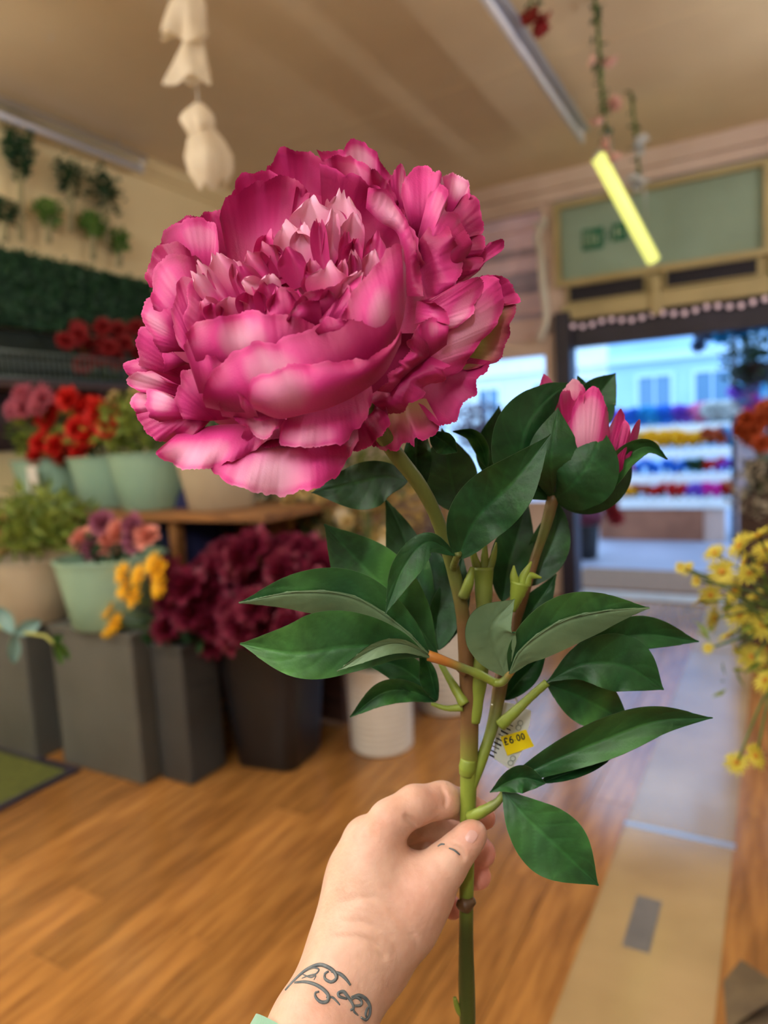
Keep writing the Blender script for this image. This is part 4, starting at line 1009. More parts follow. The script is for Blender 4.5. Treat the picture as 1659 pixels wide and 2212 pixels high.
# --- the cup: inner wall right and left, facing the camera
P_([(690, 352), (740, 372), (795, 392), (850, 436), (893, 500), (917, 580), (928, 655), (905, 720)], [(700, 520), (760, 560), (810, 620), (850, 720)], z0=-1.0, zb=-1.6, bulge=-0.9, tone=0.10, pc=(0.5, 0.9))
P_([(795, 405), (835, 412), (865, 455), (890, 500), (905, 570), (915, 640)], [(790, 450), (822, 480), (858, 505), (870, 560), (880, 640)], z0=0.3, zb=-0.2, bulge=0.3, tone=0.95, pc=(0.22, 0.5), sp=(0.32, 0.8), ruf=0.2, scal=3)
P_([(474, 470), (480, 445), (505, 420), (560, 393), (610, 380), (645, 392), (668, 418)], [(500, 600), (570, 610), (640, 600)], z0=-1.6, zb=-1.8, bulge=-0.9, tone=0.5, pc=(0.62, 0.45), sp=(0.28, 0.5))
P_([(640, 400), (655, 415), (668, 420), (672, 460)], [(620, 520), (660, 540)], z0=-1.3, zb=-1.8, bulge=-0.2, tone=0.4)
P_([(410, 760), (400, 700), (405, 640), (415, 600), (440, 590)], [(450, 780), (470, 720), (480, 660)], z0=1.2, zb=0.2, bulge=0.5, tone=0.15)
# front of the cup
P_([(400, 720), (431, 694), (473, 686), (545, 671), (581, 679), (636, 683), (680, 702)], [(430, 800), (500, 800), (580, 800), (680, 780)], z0=3.2, zb=2.6, bulge=0.6, tone=0.95, pc=(0.42, 0.55), sp=(0.3, 0.6), ruf=0.25, scal=4)
P_([(395, 745), (415, 735), (450, 770), (485, 768), (500, 790)], [(430, 850), (470, 850), (500, 840)], z0=3.0, zb=2.0, bulge=0.5, tone=0.6, pc=(0.6, 0.7))
P_([(437, 862), (446, 822), (485, 777), (521, 753), (551, 738), (590, 740), (612, 730), (672, 710), (725, 692), (790, 690), (850, 660)], [(445, 880), (500, 890), (600, 890), (700, 880), (800, 820), (860, 730)], z0=3.8, zb=2.9, bulge=0.7, tone=0.95, pc=(0.38, 0.6), sp=(0.2, 0.6), ruf=0.2, scal=4)
P_([(730, 700), (745, 668), (772, 615), (800, 588), (832, 545), (850, 530), (868, 529), (876, 560)], [(735, 800), (790, 800), (840, 760), (868, 700), (878, 640)], z0=3.7, zb=2.6, bulge=0.9, tone=0.85, pc=(0.52, 0.5), sp=(0.28, 0.45), ruf=0.15, scal=4)
P_([(536, 862), (540, 830), (552, 812), (598, 801), (614, 789), (660, 786), (700, 783), (750, 778), (795, 773), (840, 745), (868, 715)], [(548, 884), (600, 904), (660, 894), (720, 878), (780, 848), (830, 808), (866, 742)], z0=4.5, zb=3.4, bulge=0.7, tone=0.85, pc=(0.22, 0.6), sp=(0.36, 0.8), ruf=0.15, scal=4)
P_([(470, 870), (478, 852), (510, 846), (540, 862), (550, 880)], [(480, 900), (560, 905)], z0=3.6, zb=2.4, bulge=0.3, tone=0.6)
P_([(462, 858), (500, 888), (560, 905), (620, 905)], [(450, 820), (540, 830), (620, 840)], z0=2.6, zb=2.0, bulge=0.4, tone=0.1)
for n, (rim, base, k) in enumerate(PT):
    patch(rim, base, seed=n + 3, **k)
# --- the ruffled heart
HT = [  # base, tip, width, tone, z, lean
    ((690, 560), (680, 428), 92, 0.95, -0.6, 0.6), ((735, 560), (738, 414), 70, 0.95, -0.8, 0.5), ((765, 560), (768, 460), 46, 0.85, -0.4, 0.5),
    ((640, 600), (612, 484), 74, 0.95, 0.2, 0.7), ((668, 600), (662, 482), 48, 0.9, 0.4, 0.5), ((700, 590), (712, 462), 36, 0.85, 0.6, 0.4),
    ((704, 600), (692, 470), 34, 0.08, 1.0, 0.4), ((722, 600), (728, 455), 34, 0.8, 0.5, 0.4), ((744, 600), (748, 500), 32, 0.15, 0.8, 0.4),
    ((760, 610), (774, 515), 40, 0.12, 0.9, 0.5), ((786, 615), (804, 540), 36, 0.85, 0.8, 0.6), ((770, 620), (762, 540), 26, 0.7, 1.2, 0.5),
    ((752, 620), (756, 548), 24, 0.3, 1.4, 0.4), ((738, 625), (742, 560), 22, 0.6, 1.6, 0.4), ((650, 620), (618, 536), 54, 0.10, 1.4, 0.6),
    ((668, 620), (672, 560), 34, 0.55, 1.2, 0.5), ((590, 600), (538, 542), 48, 0.55, 0.8, 0.6), ((604, 600), (565, 526), 44, 0.5, 0.6, 0.5),
    ((620, 610), (590, 540), 40, 0.35, 0.4, 0.5), ((580, 640), (522, 568), 44, 0.12, 1.2, 0.7), ((575, 630), (524, 606), 36, 1.0, 1.9, 0.7),
    ((588, 640), (586, 592), 42, 0.95, 1.8, 0.5), ((720, 660), (712, 572), 84, 0.72, 2.0, 0.7), ((690, 640), (660, 590), 40, 0.3, 1.6, 0.5),
    ((490, 650), (428, 562), 30, 0.95, 0.8, 0.4), ((466, 660), (418, 588), 32, 0.9, 1.2, 0.4), ((520, 640), (472, 545), 62, 0.75, 0.4, 0.5),
    ((540, 650), (510, 560), 46, 0.6, 0.2, 0.5), ((476, 700), (436, 645), 40, 0.55, 1.6, 0.6), ((500, 700), (498, 642), 66, 0.65, 1.9, 0.6),
    ((460, 690), (462, 655), 40, 0.08, 2.1, 0.3), ((545, 690), (540, 622), 60, 0.18, 2.0, 0.6), ((590, 690), (572, 612), 62, 0.12, 2.2, 0.6),
    ((620, 690), (606, 622), 62, 0.35, 2.5, 0.7), ((645, 690), (640, 630), 50, 0.3, 2.4, 0.7), ((700, 690), (740, 610), 64, 0.5, 2.4, 0.8), ((740, 680), (784, 592), 44, 0.75, 2.3, 0.8),
    ((560, 580), (580, 500), 40, 0.2, -0.2, 0.3), ((720, 540), (705, 440), 50, 0.6, -1.0, 0.3), ((640, 560), (645, 470), 44, 0.5, -0.4, 0.3), ((795, 600), (812, 500), 40, 0.15, 0.0, 0.3)]
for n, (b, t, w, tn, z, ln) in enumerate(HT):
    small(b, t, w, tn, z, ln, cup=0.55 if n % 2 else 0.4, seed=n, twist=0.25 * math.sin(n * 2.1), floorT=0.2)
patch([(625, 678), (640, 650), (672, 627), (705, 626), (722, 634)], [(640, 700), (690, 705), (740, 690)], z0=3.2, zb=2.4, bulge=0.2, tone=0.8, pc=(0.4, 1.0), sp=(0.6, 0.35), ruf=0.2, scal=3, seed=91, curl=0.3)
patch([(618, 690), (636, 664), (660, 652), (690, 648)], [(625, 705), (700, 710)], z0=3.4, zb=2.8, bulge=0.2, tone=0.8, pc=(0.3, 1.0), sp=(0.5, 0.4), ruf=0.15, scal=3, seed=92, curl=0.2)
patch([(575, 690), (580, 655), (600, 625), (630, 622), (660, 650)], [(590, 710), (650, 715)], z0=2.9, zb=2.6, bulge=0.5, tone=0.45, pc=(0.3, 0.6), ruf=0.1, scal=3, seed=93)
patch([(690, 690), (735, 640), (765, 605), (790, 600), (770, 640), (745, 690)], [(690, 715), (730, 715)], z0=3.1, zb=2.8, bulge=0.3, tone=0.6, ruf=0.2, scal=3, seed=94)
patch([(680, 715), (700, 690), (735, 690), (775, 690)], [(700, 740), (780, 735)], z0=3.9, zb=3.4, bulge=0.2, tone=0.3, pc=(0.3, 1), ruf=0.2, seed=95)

# --- stems
m_stem = mat('moulded_stem', (1, 1, 1), 0.45, lin(250, 250, 250), attr='Col', bump=0.25, bscale=160, spec=0.45)
LG = np.array(lin(126, 142, 50)); DG = np.array(lin(74, 84, 34)); BR = np.array(lin(112, 80, 46)); OR = np.array(lin(176, 112, 44)); OL = np.array(lin(104, 112, 52))
def stem(name, pts, rad, cols, parent=None, n=14, m=60):
    """pts (px, py, depth m), rad in px at that depth, cols one colour per point"""
    P = spline(np.array(pts, float), m)
    s = np.linspace(0, 1, len(rad)); R = np.interp(np.linspace(0, 1, m), s, rad)
    rr = np.random.RandomState(len(pts) * 7 + int(pts[0][0]))
    R = R * (1 + 0.05 * wave(m, rr, 2, 8))
    Cc = np.stack([np.interp(np.linspace(0, 1, m), np.linspace(0, 1, len(cols)), [c[i] for c in cols]) for i in range(3)], 1)
    V, fc = tube([U(*p) for p in P], [r * p[2] / F for r, p in zip(R, P)], n)
    return part(name, V, fc, m_stem, parent or peony, colors=np.repeat(Cc, n, axis=0))
ms = stem('stem', [(1012, 2330, .452), (1010, 2212, .45), (1007, 2060, .447), (1008, 1900, .444), (1010, 1780, .442), (1013, 1640, .44), (1014, 1520, .438), (1008, 1430, .437), (1000, 1330, .434), (984, 1250, .43), (968, 1190, .426), (940, 1110, .418), (905, 1045, .408), (862, 990, .398), (820, 930, .388), (780, 870, .378)],
          [17, 17, 17, 16, 16, 16, 17, 20, 21, 17, 15, 15, 15, 16, 18, 24], [DG, DG, DG * 0.8, DG * 0.6, LG, LG, LG, BR, BR, BR, OL, OL, OL, OL, OL])
stem('knot', [(988, 1950, .444), (1002, 1955, .442), (1026, 1945, .441)], [7, 18, 6], [BR * 0.6, BR * 0.6, BR * 0.6], ms, m=14)
stem('knot', [(1008, 1672, .439), (1010, 1655, .438), (1012, 1640, .438)], [16.5, 19, 16.5], [LG, LG, LG], ms, m=10)
stem('side_nub', [(1008, 2200, .45), (990, 2180, .449), (982, 2155, .449)], [9, 7, 4], [DG, LG, LG], ms, m=12)
stem('side_nub', [(1006, 1450, .432), (990, 1440, .43), (984, 1430, .43)], [14, 9, 5], [BR, BR, BR], ms, m=10)
bs = stem('branch', [(1012, 1712, .44), (1022, 1690, .44), (1044, 1630, .441), (1066, 1560, .444), (1082, 1473, .447), (1098, 1390, .452), (1130, 1290, .455), (1156, 1205, .455), (1178, 1140, .452), (1196, 1070, .45)], [12, 12, 13, 15, 15, 13, 11, 10, 11, 14], [LG, LG, OL, BR, BR, BR, BR, OL * 0.8, BR])
cs = stem('branch', [(1024, 1560, .436), (1034, 1480, .435), (1042, 1400, .434), (1045, 1300, .433), (1044, 1225, .432)], [13, 17, 16, 17, 22], [LG, LG, OL, OL, LG * 0.9])
for (dx, dy, b) in ((-26, -60, 0), (4, -62, 0), (28, -50, 0)):
    stem('prong', [(1044 + dx * 0.4, 1232, .432), (1044 + dx * 0.8, 1200, .431), (1044 + dx, 1222 + dy, .43)], [11, 8, 2], [OL, LG, LG], cs, n=8, m=12)
stem('prong', [(1000, 1290, .428), (1012, 1260, .425), (1020, 1225, .424)], [13, 12, 5], [OL, LG, LG], cs, n=8, m=12)
m_col = mat('light_green_collar', lin(150, 176, 62), 0.45, lin(132, 160, 52), 60, transl=0.15)
clr = thing_col = stem('collar', [(1108, 1320, .43), (1116, 1290, .428), (1124, 1258, .427)], [6, 15, 22], [LG, LG * 1.2, LG * 1.3], bs, n=12, m=14)
for (dx, tip) in ((-16, (1110, 1222)), (6, (1148, 1213)), (18, (1170, 1248))):
    stem('prong', [(1124 + dx * 0.6, 1264, .427), (1126 + dx, 1244, .426), (*tip, .425)], [12, 9, 2], [LG * 1.2, LG * 1.3, LG * 1.4], bs, n=8, m=12)

# --- leaves: top and underside are two surfaces a third of a millimetre apart
m_ltop = mat('leaf_top', (1, 1, 1), 0.5, lin(205, 225, 200), 40, attr='Col', bump=0.25, bscale=220, spec=0.45, transl=0.10, spread=(0.3, 0.7))
m_lund = mat('leaf_underside', lin(112, 138, 98), 0.6, lin(92, 120, 84), 30, bump=0.2, bscale=200, transl=0.10)
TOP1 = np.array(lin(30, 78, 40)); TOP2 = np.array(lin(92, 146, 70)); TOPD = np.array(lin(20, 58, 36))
def leaf(mid, wl, wr, zl=0.8, zr=0.8, flip=False, parent=None, seed=0, light=0.3, nu=23, nv=48, peak=0.45, name='leaf', wav=0.4, curl=(0, 0)):
    """mid: base to tip (px, py, view depth m); wl / wr half widths in px; zl / zr cm that the two edges rise towards the camera"""
    r = np.random.RandomState(seed * 11 + 2)
    M = spline(np.array(mid, float), nv)
    tg = np.gradient(M[:, :2], axis=0); tg /= np.linalg.norm(tg, axis=1, keepdims=True) + 1e-9
    n2 = np.stack([tg[:, 1], -tg[:, 0]], 1)              # right hand when walking base -> tip, on screen
    t = np.linspace(0, 1, nv)
    a = peak; kx = math.log(0.5) / math.log(a); prof = np.sin(math.pi * np.clip(t, 1e-6, 1) ** kx) ** np.where(t < a, 0.85, 1.12); prof = np.nan_to_num(prof)
    prof = np.maximum(prof, 0.02)
    s = np.linspace(-1, 1, nu)
    wv = wave(nv, r, 1.0, 3.0)
    mott = [wave(nv, r, 2, 7) for _ in range(3)]
    if flip: wav = 0.0
    V = []; C = []
    blot = r.uniform(0.25, 0.8)
    for j in range(nv):
        for q in s:
            w = (wr if q > 0 else wl) * prof[j]
            zz = (zr if q > 0 else zl) * abs(q) ** 1.4 * prof[j] + wav * wv[j] * abs(q) ** 2 * prof[j]
            crl = (curl[1] if q > 0 else curl[0]) * abs(q) ** 4 * prof[j]
            xy = M[j, :2] + n2[j] * q * w * (1 - 0.35 * abs(crl) * abs(q))
            ridge = max(0, math.sin(t[j] * 40 - abs(q) * 10)) ** 8
            zz -= (0.035 * ridge + 0.05 * math.exp(-(q / 0.07) ** 2)) * min(1.0, prof[j] * 2)
            V.append(U(xy[0], xy[1], M[j, 2] - (zz + crl) / 100))
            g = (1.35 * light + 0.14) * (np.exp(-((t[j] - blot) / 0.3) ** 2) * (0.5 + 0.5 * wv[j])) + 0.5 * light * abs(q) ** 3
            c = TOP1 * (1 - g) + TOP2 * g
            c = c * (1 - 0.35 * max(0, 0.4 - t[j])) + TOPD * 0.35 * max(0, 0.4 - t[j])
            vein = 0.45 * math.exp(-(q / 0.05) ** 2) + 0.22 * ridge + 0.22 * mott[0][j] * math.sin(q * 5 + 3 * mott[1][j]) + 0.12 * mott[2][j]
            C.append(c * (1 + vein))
    V = np.array(V)
    fc = gridfaces(nu, nv)
    G = V.reshape(nv, nu, 3)
    nn = np.cross(np.gradient(G, axis=1), np.gradient(G, axis=0)).reshape(-1, 3)
    nn /= np.linalg.norm(nn, axis=1, keepdims=True) + 1e-12
    toward = EYE - V
    if np.sum(nn * toward) < 0: nn = -nn
    if flip: nn = -nn
    V2 = V - nn * 0.0004
    k = len(V)
    f2 = [tuple(i + k for i in q[::-1]) for q in fc]
    return part(name, np.vstack([V, V2]), fc + f2, [m_ltop, m_lund], parent or peony, colors=np.vstack([C, C]), midx=[0] * len(fc) + [1] * len(f2))
def petiole(pts, rad, cols):
    return stem('petiole', pts, rad, cols, peony, n=10, m=30)
pA = petiole([(1010, 1452, .425), (1031, 1455, .42), (985, 1440, .415), (950, 1426, .412), (925, 1418, .412)][::1] if False else [(1068, 1474, .418), (1031, 1455, .416), (985, 1437, .414), (950, 1424, .412), (925, 1416, .412)], [9, 10, 9, 10, 12], [LG, LG, OL, OR, OR])
pB = petiole([(1004, 1522, .432), (985, 1490, .436), (956, 1440, .444), (945, 1415, .446)], [12, 10, 7, 6], [LG, LG, LG, LG])
pC = petiole([(1000, 1528, .434), (965, 1530, .438), (932, 1520, .442)], [9, 6, 4], [LG, LG * 1.1, LG])
pD = petiole([(1064, 1474, .418), (1085, 1473, .417), (1107, 1447, .415), (1140, 1415, .413)], [9, 9, 8, 5], [LG, OL, OR, LG])
pE = petiole([(1082, 1566, .44), (1110, 1540, .436), (1150, 1502, .434), (1182, 1474, .432)], [14, 11, 9, 9], [LG, LG, LG, LG])
pF = petiole([(1014, 1766, .436), (1040, 1754, .431), (1075, 1732, .428), (1090, 1705, .428)], [13, 12, 9, 5], [LG, LG, OL, LG])
pG = petiole([(978, 1230, .428), (985, 1210, .415), (990, 1195, .408)], [9, 8, 8], [OL, OL, OL])
sd = 0
def LF(mid, wl, wr, p, **k):
    global sd
    sd += 1
    return leaf(mid, wl, wr, parent=p, seed=sd, **k)
# behind
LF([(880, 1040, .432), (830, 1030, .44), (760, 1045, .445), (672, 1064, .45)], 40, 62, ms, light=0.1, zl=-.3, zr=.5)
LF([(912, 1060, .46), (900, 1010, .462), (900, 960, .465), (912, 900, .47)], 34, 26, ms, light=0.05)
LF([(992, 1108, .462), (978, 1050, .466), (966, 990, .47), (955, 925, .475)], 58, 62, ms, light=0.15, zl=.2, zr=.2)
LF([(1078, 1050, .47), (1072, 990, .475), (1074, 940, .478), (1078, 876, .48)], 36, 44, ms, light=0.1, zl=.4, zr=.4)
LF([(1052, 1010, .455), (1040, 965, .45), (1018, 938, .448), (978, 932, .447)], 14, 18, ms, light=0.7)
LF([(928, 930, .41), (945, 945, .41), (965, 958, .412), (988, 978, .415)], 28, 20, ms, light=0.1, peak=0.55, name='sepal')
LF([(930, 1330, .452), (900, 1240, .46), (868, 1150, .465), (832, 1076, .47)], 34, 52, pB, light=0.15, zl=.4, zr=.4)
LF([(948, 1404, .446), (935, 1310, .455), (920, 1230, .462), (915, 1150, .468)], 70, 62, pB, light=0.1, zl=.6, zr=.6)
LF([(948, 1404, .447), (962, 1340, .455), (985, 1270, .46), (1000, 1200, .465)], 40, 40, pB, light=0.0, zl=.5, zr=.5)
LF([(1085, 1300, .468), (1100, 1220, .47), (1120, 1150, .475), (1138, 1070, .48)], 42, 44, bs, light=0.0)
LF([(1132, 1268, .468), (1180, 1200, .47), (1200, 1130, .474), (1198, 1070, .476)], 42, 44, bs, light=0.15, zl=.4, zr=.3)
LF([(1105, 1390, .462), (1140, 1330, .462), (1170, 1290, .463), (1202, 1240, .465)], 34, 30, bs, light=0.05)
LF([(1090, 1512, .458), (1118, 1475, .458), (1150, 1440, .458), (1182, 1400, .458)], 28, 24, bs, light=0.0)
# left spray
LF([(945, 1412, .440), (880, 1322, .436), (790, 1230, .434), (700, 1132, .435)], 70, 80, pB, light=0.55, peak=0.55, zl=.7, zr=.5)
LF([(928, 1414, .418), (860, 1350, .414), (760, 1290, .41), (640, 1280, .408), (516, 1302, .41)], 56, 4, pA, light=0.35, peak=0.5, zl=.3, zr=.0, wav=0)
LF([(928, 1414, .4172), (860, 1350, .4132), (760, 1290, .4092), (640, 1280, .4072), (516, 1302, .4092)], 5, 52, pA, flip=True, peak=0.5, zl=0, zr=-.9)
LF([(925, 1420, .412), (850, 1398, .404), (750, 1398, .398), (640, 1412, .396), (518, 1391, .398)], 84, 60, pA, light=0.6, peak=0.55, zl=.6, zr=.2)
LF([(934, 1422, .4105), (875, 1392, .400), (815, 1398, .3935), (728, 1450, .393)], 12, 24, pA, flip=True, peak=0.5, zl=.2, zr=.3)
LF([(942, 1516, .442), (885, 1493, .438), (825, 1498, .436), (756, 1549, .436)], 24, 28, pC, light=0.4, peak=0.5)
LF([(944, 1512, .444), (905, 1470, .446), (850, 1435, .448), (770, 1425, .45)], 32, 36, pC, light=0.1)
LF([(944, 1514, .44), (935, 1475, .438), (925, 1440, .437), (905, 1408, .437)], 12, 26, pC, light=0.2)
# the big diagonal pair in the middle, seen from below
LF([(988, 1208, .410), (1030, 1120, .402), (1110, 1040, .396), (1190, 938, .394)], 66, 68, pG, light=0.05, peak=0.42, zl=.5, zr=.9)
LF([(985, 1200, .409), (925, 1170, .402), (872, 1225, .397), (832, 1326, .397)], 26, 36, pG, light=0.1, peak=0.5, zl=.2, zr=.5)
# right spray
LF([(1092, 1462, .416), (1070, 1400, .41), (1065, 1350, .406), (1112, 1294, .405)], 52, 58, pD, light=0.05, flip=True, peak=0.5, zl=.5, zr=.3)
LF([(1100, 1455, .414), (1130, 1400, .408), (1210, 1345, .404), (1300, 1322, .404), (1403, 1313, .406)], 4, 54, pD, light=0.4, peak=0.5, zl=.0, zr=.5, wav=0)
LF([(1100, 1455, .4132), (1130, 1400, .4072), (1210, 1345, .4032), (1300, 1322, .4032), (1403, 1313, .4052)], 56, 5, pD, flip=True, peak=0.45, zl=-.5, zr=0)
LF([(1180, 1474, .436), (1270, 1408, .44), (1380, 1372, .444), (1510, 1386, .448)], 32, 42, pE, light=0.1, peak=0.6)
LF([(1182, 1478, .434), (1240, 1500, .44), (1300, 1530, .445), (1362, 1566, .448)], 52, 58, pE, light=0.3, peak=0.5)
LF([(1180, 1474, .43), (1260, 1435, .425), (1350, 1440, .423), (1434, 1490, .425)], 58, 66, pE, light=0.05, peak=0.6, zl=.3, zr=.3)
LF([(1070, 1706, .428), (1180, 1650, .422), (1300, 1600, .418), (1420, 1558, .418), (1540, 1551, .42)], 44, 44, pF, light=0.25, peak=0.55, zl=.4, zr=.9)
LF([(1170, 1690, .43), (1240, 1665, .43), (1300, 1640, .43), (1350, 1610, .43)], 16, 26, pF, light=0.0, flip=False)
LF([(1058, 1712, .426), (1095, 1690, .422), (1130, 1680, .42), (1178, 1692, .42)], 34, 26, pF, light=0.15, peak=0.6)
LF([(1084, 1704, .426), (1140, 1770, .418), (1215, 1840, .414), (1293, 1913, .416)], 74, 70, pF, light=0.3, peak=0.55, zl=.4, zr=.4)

# --- the bud
v, f = ball((0, 0, 0), (1, 1, 1), 20, 14)
BV = [U(1225 + 82 * q[0], 985 - 92 * q[1], 0.452 - 0.022 * q[2]) for q in v]
bud = part('bud', BV, f, mat('bud_core', lin(28, 52, 40), 0.6), peony)
ZB = 0.430
def bp(rim, base, z, tone, **k):
    patch([(a, b, (ZC - ZB) * 100 + z) for a, b in rim], [(a, b, (ZC - ZB) * 100 + k.pop('zb', z - 0.3) if i == 0 else (ZC - ZB) * 100 + z - 0.3) for i, (a, b) in enumerate(base)], tone=tone, parent=bud, **k)
bp([(1150, 880), (1165, 835), (1175, 812), (1195, 822), (1212, 835), (1215, 870)], [(1160, 960), (1210, 960)], -1.6, 0.6, seed=61, bulge=0.4, pc=(0.5, 0.7))
bp([(1120, 910), (1150, 880), (1165, 872), (1185, 900)], [(1150, 980), (1190, 980)], -1.4, 0.3, seed=62, bulge=0.4)
bp([(1208, 860), (1220, 835), (1240, 822), (1265, 840), (1268, 880)], [(1215, 960), (1260, 970)], -0.5, 0.95, seed=63, bulge=0.6, pc=(0.3, 0.95), sp=(0.4, 0.3), floorT=0.15)
bp([(1205, 870), (1215, 850), (1245, 840), (1262, 850), (1262, 890)], [(1215, 990), (1255, 990)], 0.0, 0.2, seed=64, bulge=0.6)
bp([(1222, 930), (1240, 880), (1262, 845), (1290, 840), (1308, 870), (1318, 930)], [(1235, 1010), (1300, 1000)], 0.4, 1.0, seed=65, bulge=0.6, pc=(0.4, 0.5), sp=(0.5, 0.7))
bp([(1312, 930), (1335, 890), (1345, 885), (1350, 920), (1345, 980)], [(1300, 1010), (1330, 1010)], -0.4, 0.45, seed=66, bulge=0.3, scal=3)
bp([(1328, 980), (1345, 915), (1358, 915), (1362, 940), (1350, 985)], [(1315, 1030), (1345, 1020)], 0.0, 0.25, seed=67, bulge=0.3, scal=3)
bp([(1345, 990), (1365, 930), (1383, 905), (1378, 945), (1362, 985)], [(1330, 1020), (1350, 1020)], -0.3, 0.3, seed=68, bulge=0.2, scal=3)
bp([(1320, 1030), (1340, 985), (1360, 980), (1350, 1015)], [(1300, 1050), (1330, 1050)], -0.6, 0.75, seed=69, bulge=0.2, scal=3)
KW = dict(light=0.05, wav=0.1, name='sepal')
LF([(1195, 1080, .452), (1130, 1020, .436), (1135, 930, .428), (1185, 860, .432), (1238, 826, .438)], 46, 66, bud, peak=0.5, zl=-.8, zr=.6, **KW)
LF([(1195, 1080, .45), (1190, 1010, .424), (1195, 950, .42), (1205, 880, .426)], 60, 50, bud, peak=0.5, zl=-.3, zr=-.3, **KW)
LF([(1195, 1080, .45), (1235, 1050, .424), (1280, 990, .42), (1300, 920, .426)], 76, 76, bud, peak=0.45, zl=-.5, zr=-.6, **KW)
LF([(1200, 1080, .456), (1280, 1060, .45), (1330, 1020, .448), (1350, 940, .455)], 50, 46, bud, peak=0.4, zl=-.3, zr=-.3, **KW)
LF([(1205, 1079, .446), (1300, 1052, .438), (1350, 990, .434), (1400, 965, .434), (1442, 992, .436)], 22, 24, bud, peak=0.6, light=0.35, wav=0.2, name='sepal')
LF([(1150, 1000, .462), (1130, 960, .466), (1120, 930, .47), (1128, 890, .472)], 24, 24, bud, peak=0.45, **KW)
LF([(1275, 960, .48), (1290, 900, .485), (1290, 860, .487), (1330, 806, .49)], 44, 40, bud, peak=0.6, light=0.0, name='leaf')
LF([(1290, 900, .485), (1275, 860, .487), (1262, 840, .487), (1248, 812, .488)], 18, 18, bud, peak=0.5, light=0.0, name='leaf')

# ------------------------------------------------------------------ price tag tied to the branch
m_card = mat('white_card', lin(226, 230, 222), 0.6, lin(216, 220, 212), 30)
m_yel = mat('yellow_label', lin(250, 222, 12), 0.5)
m_ink = mat('black_ink', lin(40, 40, 44), 0.6)
TG = thing('price_tag', tuple(U(1110, 1590, 0.452)), 'white card price tag with a yellow sticker tied to the peony branch', 'price tag')
def card(poly, d, th, name, m, parent=TG):
    d = [d] * len(poly) if np.isscalar(d) else d
    a = [U(p[0], p[1], q) for p, q in zip(poly, d)]; b = [p + FW * th for p in a]
    n = len(a)
    return part(name, a + b, [tuple(range(n)), tuple(range(2 * n - 1, n - 1, -1))] + [(i, i + n, (i + 1) % n + n, (i + 1) % n) for i in range(n)], m, parent, smooth=False)
cd = card([(1090, 1517), (1122, 1524), (1148, 1536), (1145, 1560), (1128, 1622), (1105, 1664), (1066, 1638), (1070, 1590)], 0.456, 0.0004, 'card', m_card)
card([(1081, 1592), (1136, 1576), (1154, 1612), (1096, 1632)], 0.4545, 0.0003, 'sticker', m_yel)
for k in range(9):                       # bar code and circular stamps
    y = 1566 + k * 8.2; x = 1110 - k * 5
    card([(x - 18, y - 6), (x - 2, y + 2), (x - 2, y + 2 + (2 + k % 3)), (x - 18, y - 6 + (2 + k % 3))], 0.4553, 0.0002, 'bar', m_ink, cd)
ORG[cd.name] = ORG[TG.name]
def ring(cx, cy, r0, w, d, name, m, parent):
    P = [U(cx + r0 * math.cos(a), cy + r0 * math.sin(a), d) for a in np.linspace(0, 2 * math.pi, 24)]
    v, f = tube(P, w * d / F, 6); return part(name, v, f, m, parent)
m_inkg = mat('grey_print', lin(150, 160, 152), 0.6)
for (cx, cy) in ((1124, 1562), (1120, 1572), (1108, 1638), (1103, 1648)):
    ring(cx, cy, 5.5, 0.9, 0.4553, 'stamp', m_inkg, cd)
# the price, drawn as strokes on the sticker
e1_ = np.array([55, -16.0]) / 57.3; e2_ = np.array([16, 55.0]) / 57.3
def stroke(pts, w=1.3):
    P = [U(*(np.array([1086, 1596]) + e1_ * a + e2_ * b), 0.4541) for a, b in pts]
    v, f = tube(P, w * 0.454 / F, 6); part('price_figure', v, f, m_ink, TG)
def arc(cx, cy, rx, ry, a0, a1, n=14):
    return [(cx + rx * math.cos(t), cy + ry * math.sin(t)) for t in np.linspace(a0, a1, n)]
stroke(arc(6, 3, 3, 3, 0.2, -math.pi, 8) + [(3.4, 10), (2, 14), (9, 14)]); stroke([(1, 8.5), (7, 8.5)])
stroke(arc(17, 10, 3.4, 4, 0, 2 * math.pi)); stroke([(13.6, 10), (14.2, 5), (17, 1), (19.5, 0.5)])
stroke([(24.6, 10), (25.4, 10)], 1.6)
stroke(arc(33, 7, 3.2, 6.5, 0, 2 * math.pi)); stroke(arc(43, 7, 3.2, 6.5, 0, 2 * math.pi))
v, f = tube(spline([U(1120, 1530, .4555), U(1114, 1505, .456), U(1100, 1490, .46), U(1078, 1500, .455), U(1066, 1530, .447), U(1066, 1545, .445)], 24), 0.0006, 6)
part('loop', v, f, mat('clear_loop', lin(206, 206, 214), 0.3), TG)
v, f = tube([U(1066, 1520, .444), U(1066, 1546, .444)], [0.0016, 0.0012], 8); part('clip', v, f, m_card, TG)

